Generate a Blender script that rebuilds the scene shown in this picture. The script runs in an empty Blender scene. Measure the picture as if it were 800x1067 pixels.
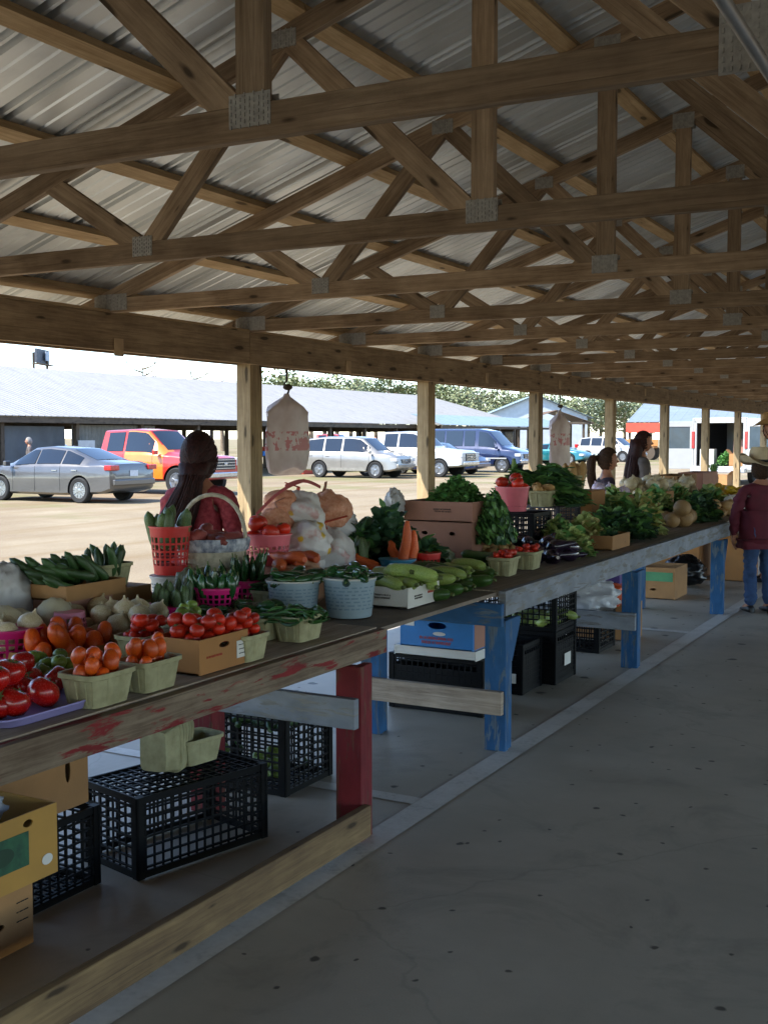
import bpy, math, random
from mathutils import Vector, Matrix, Euler
random.seed(11)
SC = bpy.context.scene
COL = SC.collection
PI = math.pi
R = math.radians

# ------------------------------------------------------------------ camera numbers
F, CX, CY, EYE = 1190.0, 400.0, 533.5, 1.6
TH, PH = R(28.4), math.atan(78 / 1190)
FWD = Vector((-math.sin(TH) * math.cos(PH), math.cos(TH) * math.cos(PH), -math.sin(PH)))
RGT = Vector((math.cos(TH), math.sin(TH), 0))
UPV = RGT.cross(FWD)
EYEV = Vector((0, 0, EYE))


def ray(px, py):
    return FWD + RGT * ((px - CX) / F) - UPV * ((py - CY) / F)


def PZ(px, py, z=0.0):          # survey point on a level plane
    d = ray(px, py)
    return EYEV + d * ((z - EYE) / d.z)


def PU(px, py, u):              # survey point on the vertical plane u metres to the left
    d = ray(px, py)
    return EYEV + d * (-u / d.x)


def T(px, u, z=0.81):           # spot at height z, u metres left
    p = PU(px, 600, u)
    return Vector((p.x, p.y, z))


# ------------------------------------------------------------------ mesh builder
class MB:
    def __init__(s):
        s.v, s.f, s.uv, s.mi = [], [], [], []

    def add(s, vs, fs, mi=0, uvs=None):
        b = len(s.v)
        s.v.extend([tuple(p) for p in vs])
        for k, f in enumerate(fs):
            s.f.append(tuple(i + b for i in f))
            s.uv.append(uvs[k] if uvs else None)
            s.mi.append(mi)

    def box(s, c, d, rot=None, mi=0):
        c = Vector(c)
        hx, hy, hz = d[0] / 2, d[1] / 2, d[2] / 2
        pts = [Vector((x, y, z)) for z in (-hz, hz) for y in (-hy, hy) for x in (-hx, hx)]
        if rot is not None:
            pts = [rot @ p for p in pts]
        pts = [p + c for p in pts]
        s.add(pts, [(0, 2, 3, 1), (4, 5, 7, 6), (0, 1, 5, 4), (2, 6, 7, 3), (0, 4, 6, 2), (1, 3, 7, 5)], mi)

    def board(s, p0, p1, w, t, side=(0, 0, 1), mi=0, seg=1, warp=0.0):
        # a plank from p0 to p1: w across 'side', t through; uv runs along the grain
        p0, p1 = Vector(p0), Vector(p1)
        a = (p1 - p0)
        L = a.length
        a = a / L
        sd = Vector(side)
        sd = (sd - a * sd.dot(a)).normalized()
        n = a.cross(sd)
        ou, ov = random.uniform(0, 50), random.uniform(0, 50)
        rings = []
        for i in range(seg + 1):
            k = i / seg
            c = p0.lerp(p1, k)
            if warp and 0 < i < seg:
                c = c + sd * random.uniform(-warp, warp) + n * random.uniform(-warp, warp)
            rings.append([c - sd * w / 2 - n * t / 2, c + sd * w / 2 - n * t / 2, c + sd * w / 2 + n * t / 2, c - sd * w / 2 + n * t / 2])
        vs = [p for r in rings for p in r]
        acr = [0, w, w + t, 2 * w + t, 2 * w + 2 * t]
        fs, uvs = [], []
        for i in range(seg):
            for j in range(4):
                q = (i * 4 + j, i * 4 + (j + 1) % 4, i * 4 + 4 + (j + 1) % 4, i * 4 + 4 + j)
                fs.append(q[::-1])
                u0, u1 = ou + L * i / seg, ou + L * (i + 1) / seg
                v0, v1 = ov + acr[j], ov + acr[j + 1]
                uvs.append([(u1, v0), (u1, v1), (u0, v1), (u0, v0)])
        fs.append((0, 1, 2, 3))
        uvs.append([(ou, ov), (ou + .01, ov + w), (ou + .02, ov + w), (ou + .02, ov)])
        b = seg * 4
        fs.append((b + 3, b + 2, b + 1, b))
        uvs.append([(ou, ov), (ou + .01, ov + w), (ou + .02, ov + w), (ou + .02, ov)])
        s.add(vs, fs, mi, uvs)

    def tube(s, pts, r, n=8, cap=True, mi=0, flat=None):
        pts = [Vector(p) for p in pts]
        rs = r if isinstance(r, (list, tuple)) else [r] * len(pts)
        up = None
        base = len(s.v)
        vs, fs = [], []
        for i, p in enumerate(pts):
            d = (pts[min(i + 1, len(pts) - 1)] - pts[max(i - 1, 0)])
            if d.length < 1e-9:
                d = Vector((0, 0, 1))
            d.normalize()
            if up is None:
                up = Vector((0, 0, 1)) if abs(d.z) < .9 else Vector((1, 0, 0))
            x = up - d * up.dot(d)
            x.normalize()
            y = d.cross(x)
            up = x
            for k in range(n):
                a = 2 * PI * k / n
                fy = flat if flat else 1
                vs.append(p + x * math.cos(a) * rs[i] + y * math.sin(a) * rs[i] * fy)
        for i in range(len(pts) - 1):
            for k in range(n):
                fs.append((i * n + k, i * n + (k + 1) % n, i * n + n + (k + 1) % n, i * n + n + k))
        if cap:
            fs.append(tuple(range(n))[::-1])
            b = (len(pts) - 1) * n
            fs.append(tuple(range(b, b + n)))
        s.add(vs, fs, mi)

    def lathe(s, prof, n=20, c=(0, 0, 0), rot=None, mi=0, sq=None, wob=None):
        # profile (r, z) turned about z; sq=(ax, ay, p) turns it into a rounded rectangle
        c = Vector(c)
        vs, fs = [], []
        for j, (r, z) in enumerate(prof):
            for k in range(n):
                a = 2 * PI * k / n
                ca, sa = math.cos(a), math.sin(a)
                q = 1.0
                if sq:
                    q = (abs(ca) ** sq[2] + abs(sa) ** sq[2]) ** (-1 / sq[2])
                rr = r * (1 + (wob(j, k) if wob else 0))
                p = Vector((ca * q * rr * (sq[0] if sq else 1), sa * q * rr * (sq[1] if sq else 1), z))
                if rot is not None:
                    p = rot @ p
                vs.append(p + c)
        m = len(prof)
        for j in range(m - 1):
            for k in range(n):
                fs.append((j * n + k, j * n + (k + 1) % n, j * n + n + (k + 1) % n, j * n + n + k))
        fs.append(tuple(range(n))[::-1])
        fs.append(tuple(range((m - 1) * n, m * n)))
        s.add(vs, fs, mi)

    def ell(s, c, r, nu=12, nv=8, rot=None, mi=0, wob=0.0):
        c = Vector(c)
        r = r if isinstance(r, (tuple, list)) else (r, r, r)
        vs, fs = [], []
        for j in range(1, nv):
            t = PI * j / nv
            for k in range(nu):
                a = 2 * PI * k / nu
                q = 1 + (random.uniform(-wob, wob) if wob else 0)
                p = Vector((r[0] * math.sin(t) * math.cos(a) * q, r[1] * math.sin(t) * math.sin(a) * q, r[2] * math.cos(t) * q))
                vs.append(p)
        top, bot = len(vs), len(vs) + 1
        vs += [Vector((0, 0, r[2])), Vector((0, 0, -r[2]))]
        for j in range(nv - 2):
            for k in range(nu):
                fs.append((j * nu + k, j * nu + nu + k, j * nu + nu + (k + 1) % nu, j * nu + (k + 1) % nu))
        for k in range(nu):
            fs.append((top, k, (k + 1) % nu))
            b = (nv - 2) * nu
            fs.append((bot, b + (k + 1) % nu, b + k))
        if rot is not None:
            vs = [rot @ p for p in vs]
        s.add([p + c for p in vs], fs, mi)

    def loft(s, rings, closed=True, cap=True, mi=0):
        n = len(rings[0])
        vs = [p for r in rings for p in r]
        fs = []
        for i in range(len(rings) - 1):
            for k in range(n if closed else n - 1):
                fs.append((i * n + k, i * n + (k + 1) % n, i * n + n + (k + 1) % n, i * n + n + k))
        if cap and closed:
            fs.append(tuple(range(n))[::-1])
            b = (len(rings) - 1) * n
            fs.append(tuple(range(b, b + n)))
        s.add(vs, fs, mi)

    def prism(s, poly, axis_vec, org=(0, 0, 0), ex=(1, 0, 0), ey=(0, 0, 1), mi=0):
        # polygon (a, b) in the ex/ey frame pushed along axis_vec
        o, ex, ey, av = Vector(org), Vector(ex), Vector(ey), Vector(axis_vec)
        n = len(poly)
        v0 = [o + ex * a + ey * b for a, b in poly]
        vs = v0 + [p + av for p in v0]
        fs = [tuple(range(n))[::-1], tuple(range(n, 2 * n))]
        for k in range(n):
            fs.append((k, (k + 1) % n, n + (k + 1) % n, n + k))
        s.add(vs, fs, mi)

    def mesh(s, name, mats, smooth=False, angle=40):
        me = bpy.data.meshes.new(name)
        me.from_pydata(s.v, [], s.f)
        if any(u is not None for u in s.uv):
            lay = me.uv_layers.new(name='UVMap')
            k = 0
            data = []
            for f, u in zip(s.f, s.uv):
                if u is None:
                    for i in f:
                        p = s.v[i]
                        data += [p[0] + p[1], p[2]]
                else:
                    for q in u:
                        data += [q[0], q[1]]
            lay.data.foreach_set('uv', data)
        for m in (mats if isinstance(mats, (list, tuple)) else [mats]):
            me.materials.append(m)
        if any(s.mi):
            me.polygons.foreach_set('material_index', s.mi)
        me.update()
        fix_normals(me)
        if smooth:
            me.polygons.foreach_set('use_smooth', [True] * len(me.polygons))
            if angle < 180:
                me.set_sharp_from_angle(angle=R(angle))
        return me

    def build(s, name, mats, parent=None, smooth=False, angle=40, loc=None, bevel=0.0):
        me = s.mesh(name, mats, smooth, angle)
        o = bpy.data.objects.new(name, me)
        COL.objects.link(o)
        if parent is not None:
            o.parent = parent
        if loc is not None:
            o.location = loc
        if bevel:
            b = o.modifiers.new('edge', 'BEVEL')
            b.width = bevel
            b.segments = 2
            b.limit_method = 'ANGLE'
            b.angle_limit = R(50)
        return o


def fix_normals(me):
    import bmesh
    bm = bmesh.new()
    bm.from_mesh(me)
    bmesh.ops.recalc_face_normals(bm, faces=bm.faces)
    bm.to_mesh(me)
    bm.free()


def tag(o, label=None, cat=None, group=None, kind=None):
    if label:
        o['label'] = label
    if cat:
        o['category'] = cat
    if group:
        o['group'] = group
    if kind:
        o['kind'] = kind
    return o


def empty(name, loc=(0, 0, 0), rz=0.0, label=None, cat=None, group=None):
    o = bpy.data.objects.new(name, None)
    o.empty_display_size = .1
    COL.objects.link(o)
    o.location = loc
    o.rotation_euler = (0, 0, rz)
    return tag(o, label, cat, group)


KIDS = {}


def kids(o):
    return [c for c in o.children]


def copy_tree(o, parent=None):
    c = o.copy()
    COL.objects.link(c)
    if parent is not None:
        c.parent = parent
        c.matrix_parent_inverse = o.matrix_parent_inverse.copy()
    for ch in kids(o):
        copy_tree(ch, c)
    return c


def place(o, loc, rz=None, label=None, group=None, scale=None, rot=None):
    o.location = loc
    if rot is not None:
        o.rotation_euler = rot
    elif rz is not None:
        o.rotation_euler = (0, 0, rz)
    if scale is not None:
        o.scale = scale if isinstance(scale, (tuple, list)) else (scale,) * 3
    if label:
        o['label'] = label
    if group:
        o['group'] = group
    return o


# ------------------------------------------------------------------ materials
def hx(s):
    s = s.lstrip('#')
    out = []
    for i in (0, 2, 4):
        c = int(s[i:i + 2], 16) / 255
        out.append(c / 12.92 if c <= .04045 else ((c + .055) / 1.055) ** 2.4)
    return tuple(out)


def rgba(c, k=1.0):
    return (min(c[0] * k, 1), min(c[1] * k, 1), min(c[2] * k, 1), 1)


class NT:
    def __init__(s, name):
        s.m = bpy.data.materials.new(name)
        s.m.use_nodes = True
        s.t = s.m.node_tree
        s.b = s.t.nodes['Principled BSDF']

    def n(s, ty, **kw):
        x = s.t.nodes.new(ty)
        for k, v in kw.items():
            if k.startswith('i_'):
                key = k[2:]
                x.inputs[int(key) if key.isdigit() else key.replace('_', ' ')].default_value = v
            else:
                setattr(x, k, v)
        return x

    def l(s, a, b):
        s.t.links.new(a, b)

    def noise(s, vec, scale, detail=3, rough=.55, dist=0.0):
        x = s.n('ShaderNodeTexNoise')
        x.inputs['Scale'].default_value = scale
        x.inputs['Detail'].default_value = detail
        x.inputs['Roughness'].default_value = rough
        x.inputs['Distortion'].default_value = dist
        if vec is not None:
            s.l(vec, x.inputs['Vector'])
        return x.outputs['Fac']

    def ramp(s, fac, stops):
        x = s.n('ShaderNodeValToRGB')
        e = x.color_ramp.elements
        while len(e) < len(stops):
            e.new(.5)
        for q, (p, c) in zip(e, stops):
            q.position = p
            q.color = c if len(c) == 4 else (*c, 1)
        s.l(fac, x.inputs['Fac'])
        return x.outputs['Color']

    def mix(s, fac, a, b, mode='MIX'):
        x = s.n('ShaderNodeMix', data_type='RGBA', blend_type=mode)
        if isinstance(fac, (int, float)):
            x.inputs[0].default_value = fac
        else:
            s.l(fac, x.inputs[0])
        for q, i in ((a, 6), (b, 7)):
            if isinstance(q, tuple):
                x.inputs[i].default_value = q if len(q) == 4 else (*q, 1)
            else:
                s.l(q, x.inputs[i])
        return x.outputs[2]

    def math(s, op, a, b=None, clamp=False):
        x = s.n('ShaderNodeMath', operation=op, use_clamp=clamp)
        for q, i in ((a, 0), (b, 1)):
            if q is None:
                continue
            if isinstance(q, (int, float)):
                x.inputs[i].default_value = q
            else:
                s.l(q, x.inputs[i])
        return x.outputs[0]

    def mapping(s, vec, scale=(1, 1, 1), loc=(0, 0, 0)):
        x = s.n('ShaderNodeMapping')
        x.inputs['Scale'].default_value = scale
        x.inputs['Location'].default_value = loc
        s.l(vec, x.inputs['Vector'])
        return x.outputs['Vector']

    def coord(s, which='Object'):
        return s.n('ShaderNodeTexCoord').outputs[which]

    def bump(s, h, strength=.3, dist=.01):
        x = s.n('ShaderNodeBump')
        x.inputs['Strength'].default_value = strength
        x.inputs['Distance'].default_value = dist
        s.l(h, x.inputs['Height'])
        s.l(x.outputs['Normal'], s.b.inputs['Normal'])


def M(name, col, rough=.6, metal=0.0, var=.18, scale=9.0, bump=0.0, bscale=60.0, rnd=0.0, coat=0.0, spec=.5, col2=None, trans=0.0, sub=0.0):
    t = NT(name)
    col = hx(col) if isinstance(col, str) else col
    vec = t.coord('Object')
    if rnd:
        oi = t.n('ShaderNodeObjectInfo')
        x = t.n('ShaderNodeVectorMath', operation='ADD')
        sc = t.n('ShaderNodeVectorMath', operation='SCALE')
        t.l(oi.outputs['Location'], sc.inputs[0])
        sc.inputs['Scale'].default_value = 3.7
        t.l(vec, x.inputs[0])
        t.l(sc.outputs[0], x.inputs[1])
        vec = x.outputs[0]
    if col2 is None:
        a, b = rgba(col, 1 - var), rgba(col, 1 + var)
    else:
        col2 = hx(col2) if isinstance(col2, str) else col2
        a, b = rgba(col), rgba(col2)
    nz = t.noise(vec, scale, 4)
    c = t.ramp(nz, [(.32, a), (.68, b)])
    if rnd:
        hsv = t.n('ShaderNodeHueSaturation')
        mr = t.n('ShaderNodeMapRange')
        mr.inputs['To Min'].default_value = 1 - rnd
        mr.inputs['To Max'].default_value = 1 + rnd
        t.l(oi.outputs['Random'], mr.inputs['Value'])
        t.l(mr.outputs[0], hsv.inputs['Value'])
        t.l(c, hsv.inputs['Color'])
        c = hsv.outputs['Color']
    t.l(c, t.b.inputs['Base Color'])
    rr = t.math('ADD', t.math('MULTIPLY', nz, .16), rough - .08, True)
    t.l(rr, t.b.inputs['Roughness'])
    t.b.inputs['Metallic'].default_value = metal
    t.b.inputs['Specular IOR Level'].default_value = spec
    if coat:
        t.b.inputs['Coat Weight'].default_value = coat
        t.b.inputs['Coat Roughness'].default_value = .08
    if trans:
        t.b.inputs['Transmission Weight'].default_value = trans
    if sub:
        t.b.inputs['Subsurface Weight'].default_value = sub
        t.b.inputs['Subsurface Radius'].default_value = (.01, .006, .004)
    if bump:
        t.bump(t.noise(vec, bscale, 3), bump, .004)
    return t.m


def wood(name, light, dark, paint=None, amt=.5, rough=.75, knots=True, grain=60.0):
    t = NT(name)
    light, dark = hx(light), hx(dark)
    uv = t.coord('UV')
    g1 = t.noise(t.mapping(uv, (3.5, grain, 1)), 1.0, 6, .65, .8)
    g2 = t.noise(t.mapping(uv, (1.2, 9, 1)), 1.0, 4, .6, .5)
    iso = t.noise(t.mapping(uv, (1, 1, 1), (5, 5, 0)), 5.0, 5, .65)
    fac = t.math('ADD', t.math('ADD', t.math('MULTIPLY', g1, .42), t.math('MULTIPLY', g2, .33)), t.math('MULTIPLY', iso, .25))
    c = t.ramp(fac, [(.38, dark), (.5, tuple((a + b) / 2 for a, b in zip(light, dark))), (.61, light)])
    chk = t.ramp(t.noise(t.mapping(uv, (1.1, 150, 1), (2, 8, 0)), 1.0, 3, .5, .2), [(.62, (0, 0, 0)), (.70, (1, 1, 1))])
    c = t.mix(t.math('MULTIPLY', chk, .55), c, rgba(dark, .35))
    blot = t.noise(t.mapping(uv, (1.3, 3, 1), (7, 3, 0)), 1.5, 3)
    c = t.mix(t.math('MULTIPLY', blot, .55), c, rgba(dark, .8))
    oi = t.n('ShaderNodeObjectInfo')
    hsv = t.n('ShaderNodeHueSaturation')
    t.l(t.math('ADD', t.math('MULTIPLY', oi.outputs['Random'], .45), .78), hsv.inputs['Value'])
    t.l(c, hsv.inputs['Color'])
    c = hsv.outputs['Color']
    if knots:
        vo = t.n('ShaderNodeTexVoronoi', feature='F1', voronoi_dimensions='2D')
        wv = t.n('ShaderNodeVectorMath', operation='ADD')
        t.l(t.mapping(uv, (1.9, 7.5, 1), (3, 1, 0)), wv.inputs[0])
        wn = t.n('ShaderNodeTexNoise')
        wn.inputs['Scale'].default_value = 9
        t.l(uv, wn.inputs['Vector'])
        ws = t.n('ShaderNodeVectorMath', operation='SCALE')
        t.l(wn.outputs['Color'], ws.inputs[0])
        ws.inputs['Scale'].default_value = .12
        t.l(ws.outputs[0], wv.inputs[1])
        t.l(wv.outputs[0], vo.inputs['Vector'])
        vo.inputs['Scale'].default_value = 1.0
        sc_ = t.n('ShaderNodeSeparateColor')
        t.l(vo.outputs['Color'], sc_.inputs[0])
        dd = t.math('ADD', vo.outputs['Distance'], t.math('MULTIPLY', sc_.outputs[0], .16))
        k = t.ramp(dd, [(.10, (1, 1, 1)), (.15, (0, 0, 0))])
        halo = t.ramp(dd, [(.10, (1, 1, 1)), (.34, (0, 0, 0))])
        c = t.mix(t.math('MULTIPLY', halo, .35), c, rgba(dark, .7))
        c = t.mix(t.math('MULTIPLY', k, .85), c, rgba(dark, .22))
    h = g1
    if paint:
        pc = hx(paint)
        pn = t.noise(t.mapping(uv, (2.5, 14, 1), (1, 9, 0)), 1.6, 5, .65, .4)
        mask = t.ramp(pn, [(amt - .03, (1, 1, 1)), (amt + .03, (0, 0, 0))])
        pv = t.noise(t.mapping(uv, (5, 9, 1)), 1.2, 3)
        pcol = t.ramp(pv, [(.3, rgba(pc, .72)), (.7, rgba(pc, 1.15))])
        c = t.mix(mask, c, pcol)
        h = t.math('ADD', g1, t.math('MULTIPLY', mask, .8))
    t.l(c, t.b.inputs['Base Color'])
    t.b.inputs['Roughness'].default_value = rough
    t.b.inputs['Specular IOR Level'].default_value = .25
    t.bump(h, .35, .003)
    return t.m
# ------------------------------------------------------------------ camera, light, sky
cam = bpy.data.cameras.new('camera')
co = bpy.data.objects.new('camera', cam)
COL.objects.link(co)
co.matrix_world = Matrix(((RGT.x, UPV.x, -FWD.x, 0), (RGT.y, UPV.y, -FWD.y, 0), (RGT.z, UPV.z, -FWD.z, EYE), (0, 0, 0, 1)))
cam.sensor_fit = 'VERTICAL'
cam.sensor_height = 24
cam.lens = 24 * F / 1067
cam.clip_start, cam.clip_end = .05, 3000
SC.camera = co

TO_SUN = Vector((-.43, -.62, .90)).normalized()
sun = bpy.data.lights.new('sun', 'SUN')
sun.energy, sun.angle, sun.color = 3.1, R(.53), (1, .955, .88)
so = bpy.data.objects.new('sun', sun)
COL.objects.link(so)
so.rotation_euler = (-TO_SUN).to_track_quat('-Z', 'Y').to_euler()
W = bpy.data.worlds.new('World')
SC.world = W
W.use_nodes = True
sky = W.node_tree.nodes.new('ShaderNodeTexSky')
sky.sky_type = 'NISHITA'
sky.sun_disc = False
sky.sun_elevation = math.asin(TO_SUN.z)
sky.sun_rotation = math.atan2(TO_SUN.x, TO_SUN.y)
sky.dust_density = .1
sky.air_density = .85
sky.ozone_density = 2.0
W.node_tree.links.new(sky.outputs[0], W.node_tree.nodes['Background'].inputs[0])
W.node_tree.nodes['Background'].inputs[1].default_value = .15
SC.view_settings.view_transform = 'Standard'
SC.view_settings.look = 'None'
SC.view_settings.gamma = 1
SC.view_settings.exposure = 2.1
SC.cycles.max_bounces = 8
SC.cycles.diffuse_bounces = 5
SC.cycles.glossy_bounces = 4
SC.cycles.use_denoising = True
SC.cycles.caustics_reflective = False
SC.cycles.caustics_refractive = False
SC.cycles.sample_clamp_indirect = 6

# ------------------------------------------------------------------ setting materials
def lot_mat():
    t = NT('pale dirt lot')
    p = t.coord('Object')
    a = t.noise(p, .35, 5, .6)
    b = t.noise(p, 9, 4, .6)
    c = t.noise(p, 60, 2)
    col = t.ramp(a, [(.3, hx('#726350')), (.55, hx('#837661')), (.75, hx('#938772'))])
    col = t.mix(t.math('MULTIPLY', b, .45), col, hx('#6b5c45'))
    col = t.mix(t.math('MULTIPLY', t.ramp(c, [(.5, (0, 0, 0)), (.72, (1, 1, 1))]), .5), col, hx('#a79a80'))
    # ruts run along the lot
    rut = t.noise(t.mapping(p, (.9, .05, 1)), 1.3, 4)
    col = t.mix(t.math('MULTIPLY', t.ramp(rut, [(.5, (0, 0, 0)), (.7, (1, 1, 1))]), .65), col, hx('#715e42'))
    g = t.noise(p, .16, 4, .6)
    sx = t.n('ShaderNodeSeparateXYZ')
    t.l(p, sx.inputs[0])
    far = t.math('MULTIPLY', t.math('SUBTRACT', t.math('MULTIPLY', sx.outputs[0], -1), 14), .16, True)
    gm = t.ramp(t.math('MULTIPLY', t.math('ADD', g, t.math('MULTIPLY', far, .12)), 1.0), [(.60, (0, 0, 0)), (.70, (1, 1, 1))])
    col = t.mix(t.math('MULTIPLY', gm, .6), col, t.ramp(b, [(.35, hx('#575c35')), (.7, hx('#77744a'))]))
    t.l(col, t.b.inputs['Base Color'])
    t.b.inputs['Roughness'].default_value = .95
    t.b.inputs['Specular IOR Level'].default_value = .15
    t.bump(t.math('ADD', t.math('MULTIPLY', b, .7), t.math('MULTIPLY', c, .5)), .6, .03)
    return t.m


def concrete_mat(name, base, spots=True):
    t = NT(name)
    p = t.coord('Object')
    a = t.noise(p, .8, 5, .65)
    b = t.noise(p, 7, 5, .6)
    c = t.noise(p, 140, 2)
    k = hx(base)
    col = t.ramp(a, [(.3, rgba(k, .72)), (.5, rgba(k, 1.0)), (.72, rgba(k, 1.22))])
    col = t.mix(t.math('MULTIPLY', b, .4), col, rgba(k, .62))
    col = t.mix(t.math('MULTIPLY', c, .18), col, rgba(k, 1.5))
    warm = t.ramp(t.noise(p, .55, 3), [(.5, (0, 0, 0)), (.7, (1, 1, 1))])
    col = t.mix(t.math('MULTIPLY', warm, .35), col, hx('#8c7d64'))
    st = t.ramp(t.noise(p, 1.7, 5, .7, .6), [(.52, (0, 0, 0)), (.72, (1, 1, 1))])
    col = t.mix(t.math('MULTIPLY', st, .6), col, rgba(k, .5))
    if spots:
        for scl, lo, hi, thr in ((1.3, .03, .05, .72), (3.4, .035, .06, .80), (9.0, .05, .10, .9)):
            v = t.n('ShaderNodeTexVoronoi', feature='F1', voronoi_dimensions='2D')
            v.inputs['Scale'].default_value = scl
            w = t.n('ShaderNodeVectorMath', operation='ADD')
            t.l(p, w.inputs[0])
            nz = t.n('ShaderNodeTexNoise')
            nz.inputs['Scale'].default_value = 14
            t.l(p, nz.inputs['Vector'])
            s2 = t.n('ShaderNodeVectorMath', operation='SCALE')
            t.l(nz.outputs['Color'], s2.inputs[0])
            s2.inputs['Scale'].default_value = .05
            t.l(s2.outputs[0], w.inputs[1])
            t.l(w.outputs[0], v.inputs['Vector'])
            m = t.ramp(v.outputs['Distance'], [(lo, (1, 1, 1)), (hi, (0, 0, 0))])
            sel = t.n('ShaderNodeSeparateColor')
            t.l(v.outputs['Color'], sel.inputs[0])
            on = t.math('GREATER_THAN', sel.outputs[0], thr)
            col = t.mix(t.math('MULTIPLY', t.math('MULTIPLY', m, on), .8), col, hx('#211d1a'))
        cr = t.n('ShaderNodeTexVoronoi', feature='DISTANCE_TO_EDGE', voronoi_dimensions='2D')
        cr.inputs['Scale'].default_value = .33
        w = t.n('ShaderNodeVectorMath', operation='ADD')
        t.l(p, w.inputs[0])
        nz = t.n('ShaderNodeTexNoise')
        nz.inputs['Scale'].default_value = 2.2
        nz.inputs['Detail'].default_value = 5
        t.l(p, nz.inputs['Vector'])
        s2 = t.n('ShaderNodeVectorMath', operation='SCALE')
        t.l(nz.outputs['Color'], s2.inputs[0])
        s2.inputs['Scale'].default_value = .5
        t.l(s2.outputs[0], w.inputs[1])
        t.l(w.outputs[0], cr.inputs['Vector'])
        m = t.ramp(cr.outputs['Distance'], [(.0008, (1, 1, 1)), (.0028, (0, 0, 0))])
        col = t.mix(t.math('MULTIPLY', m, .15), col, hx('#2a2724'))
    t.l(col, t.b.inputs['Base Color'])
    t.l(t.math('ADD', t.math('MULTIPLY', a, .3), .38), t.b.inputs['Roughness'])
    t.b.inputs['Specular IOR Level'].default_value = .4
    t.bump(t.math('ADD', b, t.math('MULTIPLY', c, .4)), .12, .004)
    return t.m


def line_mat():
    t = NT('worn white floor paint')
    p = t.coord('Object')
    a = t.noise(p, 5, 5, .65)
    b = t.noise(p, 40, 3)
    col = t.ramp(t.math('ADD', t.math('MULTIPLY', a, .7), t.math('MULTIPLY', b, .3)), [(.30, hx('#aba192')), (.45, hx('#c9c0b2')), (.7, hx('#d6cec1'))])
    t.l(col, t.b.inputs['Base Color'])
    t.b.inputs['Roughness'].default_value = .55
    return t.m


def roof_mat(name, col, metal=.75, rough=.38):
    t = NT(name)
    p = t.coord('Object')
    a = t.noise(t.mapping(p, (.35, 2.5, 1)), 1.2, 5, .65)
    b = t.noise(p, 2.3, 5, .65)
    k = hx(col)
    c = t.ramp(a, [(.35, rgba(k, .9)), (.65, rgba(k, 1.05))])
    c = t.mix(t.math('MULTIPLY', t.ramp(b, [(.52, (0, 0, 0)), (.70, (1, 1, 1))]), .4), c, rgba(k, .55))
    t.l(c, t.b.inputs['Base Color'])
    t.b.inputs['Metallic'].default_value = metal
    t.l(t.math('ADD', t.math('MULTIPLY', b, .25), rough - .1), t.b.inputs['Roughness'])
    return t.m


LOT, CONC, LINE = lot_mat(), concrete_mat('worn slab concrete', '#b3a794'), line_mat()
TIN = roof_mat('galvanised roof sheet', '#d3d8d9', .6, .38)
TRUSSW = wood('aged truss lumber', '#c4ad91', '#78644f')
PURLW = wood('pale purlin lumber', '#d9be97', '#a58962')
POSTW = wood('treated post lumber', '#bda781', '#7f6c50')
BEAMW = wood('header lumber', '#c2a985', '#7c664c')
TOPW = wood('weathered table plank', '#b8a692', '#7a6a5a', knots=False)
REDW = wood('peeling red plank', '#a08d77', '#5d4a3a', '#7c2426', .43, knots=False)
REDP = wood('worn red timber', '#7d4f40', '#4c2b22', '#6f2328', .57, knots=False)
BLUEP = wood('worn blue timber', '#6f7f8e', '#3d4651', '#2a5680', .56, knots=False)
GREYP = wood('grey blue plank', '#93918c', '#6a6866', '#84888f', .55, knots=False)
RAWW = wood('yellow brace lumber', '#9d8159', '#66503a')
GALV = M('galvanised plate', '#a5a49f', .6, .1, .2, 60)

# ------------------------------------------------------------------ ground
g = MB()
g.add([(-900, -900, -.12), (900, -900, -.12), (900, 900, -.12), (-900, 900, -.12)], [(0, 1, 2, 3)])
tag(g.build('lot_ground', LOT), kind='structure')
RX = -.425                                    # ridge
Y0, Y1 = -14.0, 44.0
g = MB()
g.box((RX, (Y0 + Y1) / 2, -.10), (9.7, Y1 - Y0 + .6, .2))
tag(g.build('concrete_floor', CONC), kind='structure')
g = MB()
g.add([(-2.215, Y0, .004), (-2.09, Y0, .004), (-2.09, Y1, .004), (-2.215, Y1, .004)], [(0, 1, 2, 3)])
for y in (4.36, 9.3, 14.3, 19.3):
    g.add([(-4.6, y, .004), (-2.217, y, .004), (-2.217, y + .09, .004), (-4.6, y + .09, .004)], [(0, 1, 2, 3)])
tag(g.build('floor_line', LINE), kind='structure')

# ------------------------------------------------------------------ the shed
LH, SL, ZB = 4.575, .333, 2.372               # half span, roof slope, underside of the bottom chords
CH, TK = .089, .038
shed = empty('market_shed', (RX, 0, 0), 0, 'open market shed of brown timber trusses and posts under a corrugated tin roof', 'shed')


def ztop(off):                                 # upper face of the top chords
    return ZB + CH + (LH - abs(off)) * SL + .02


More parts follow.
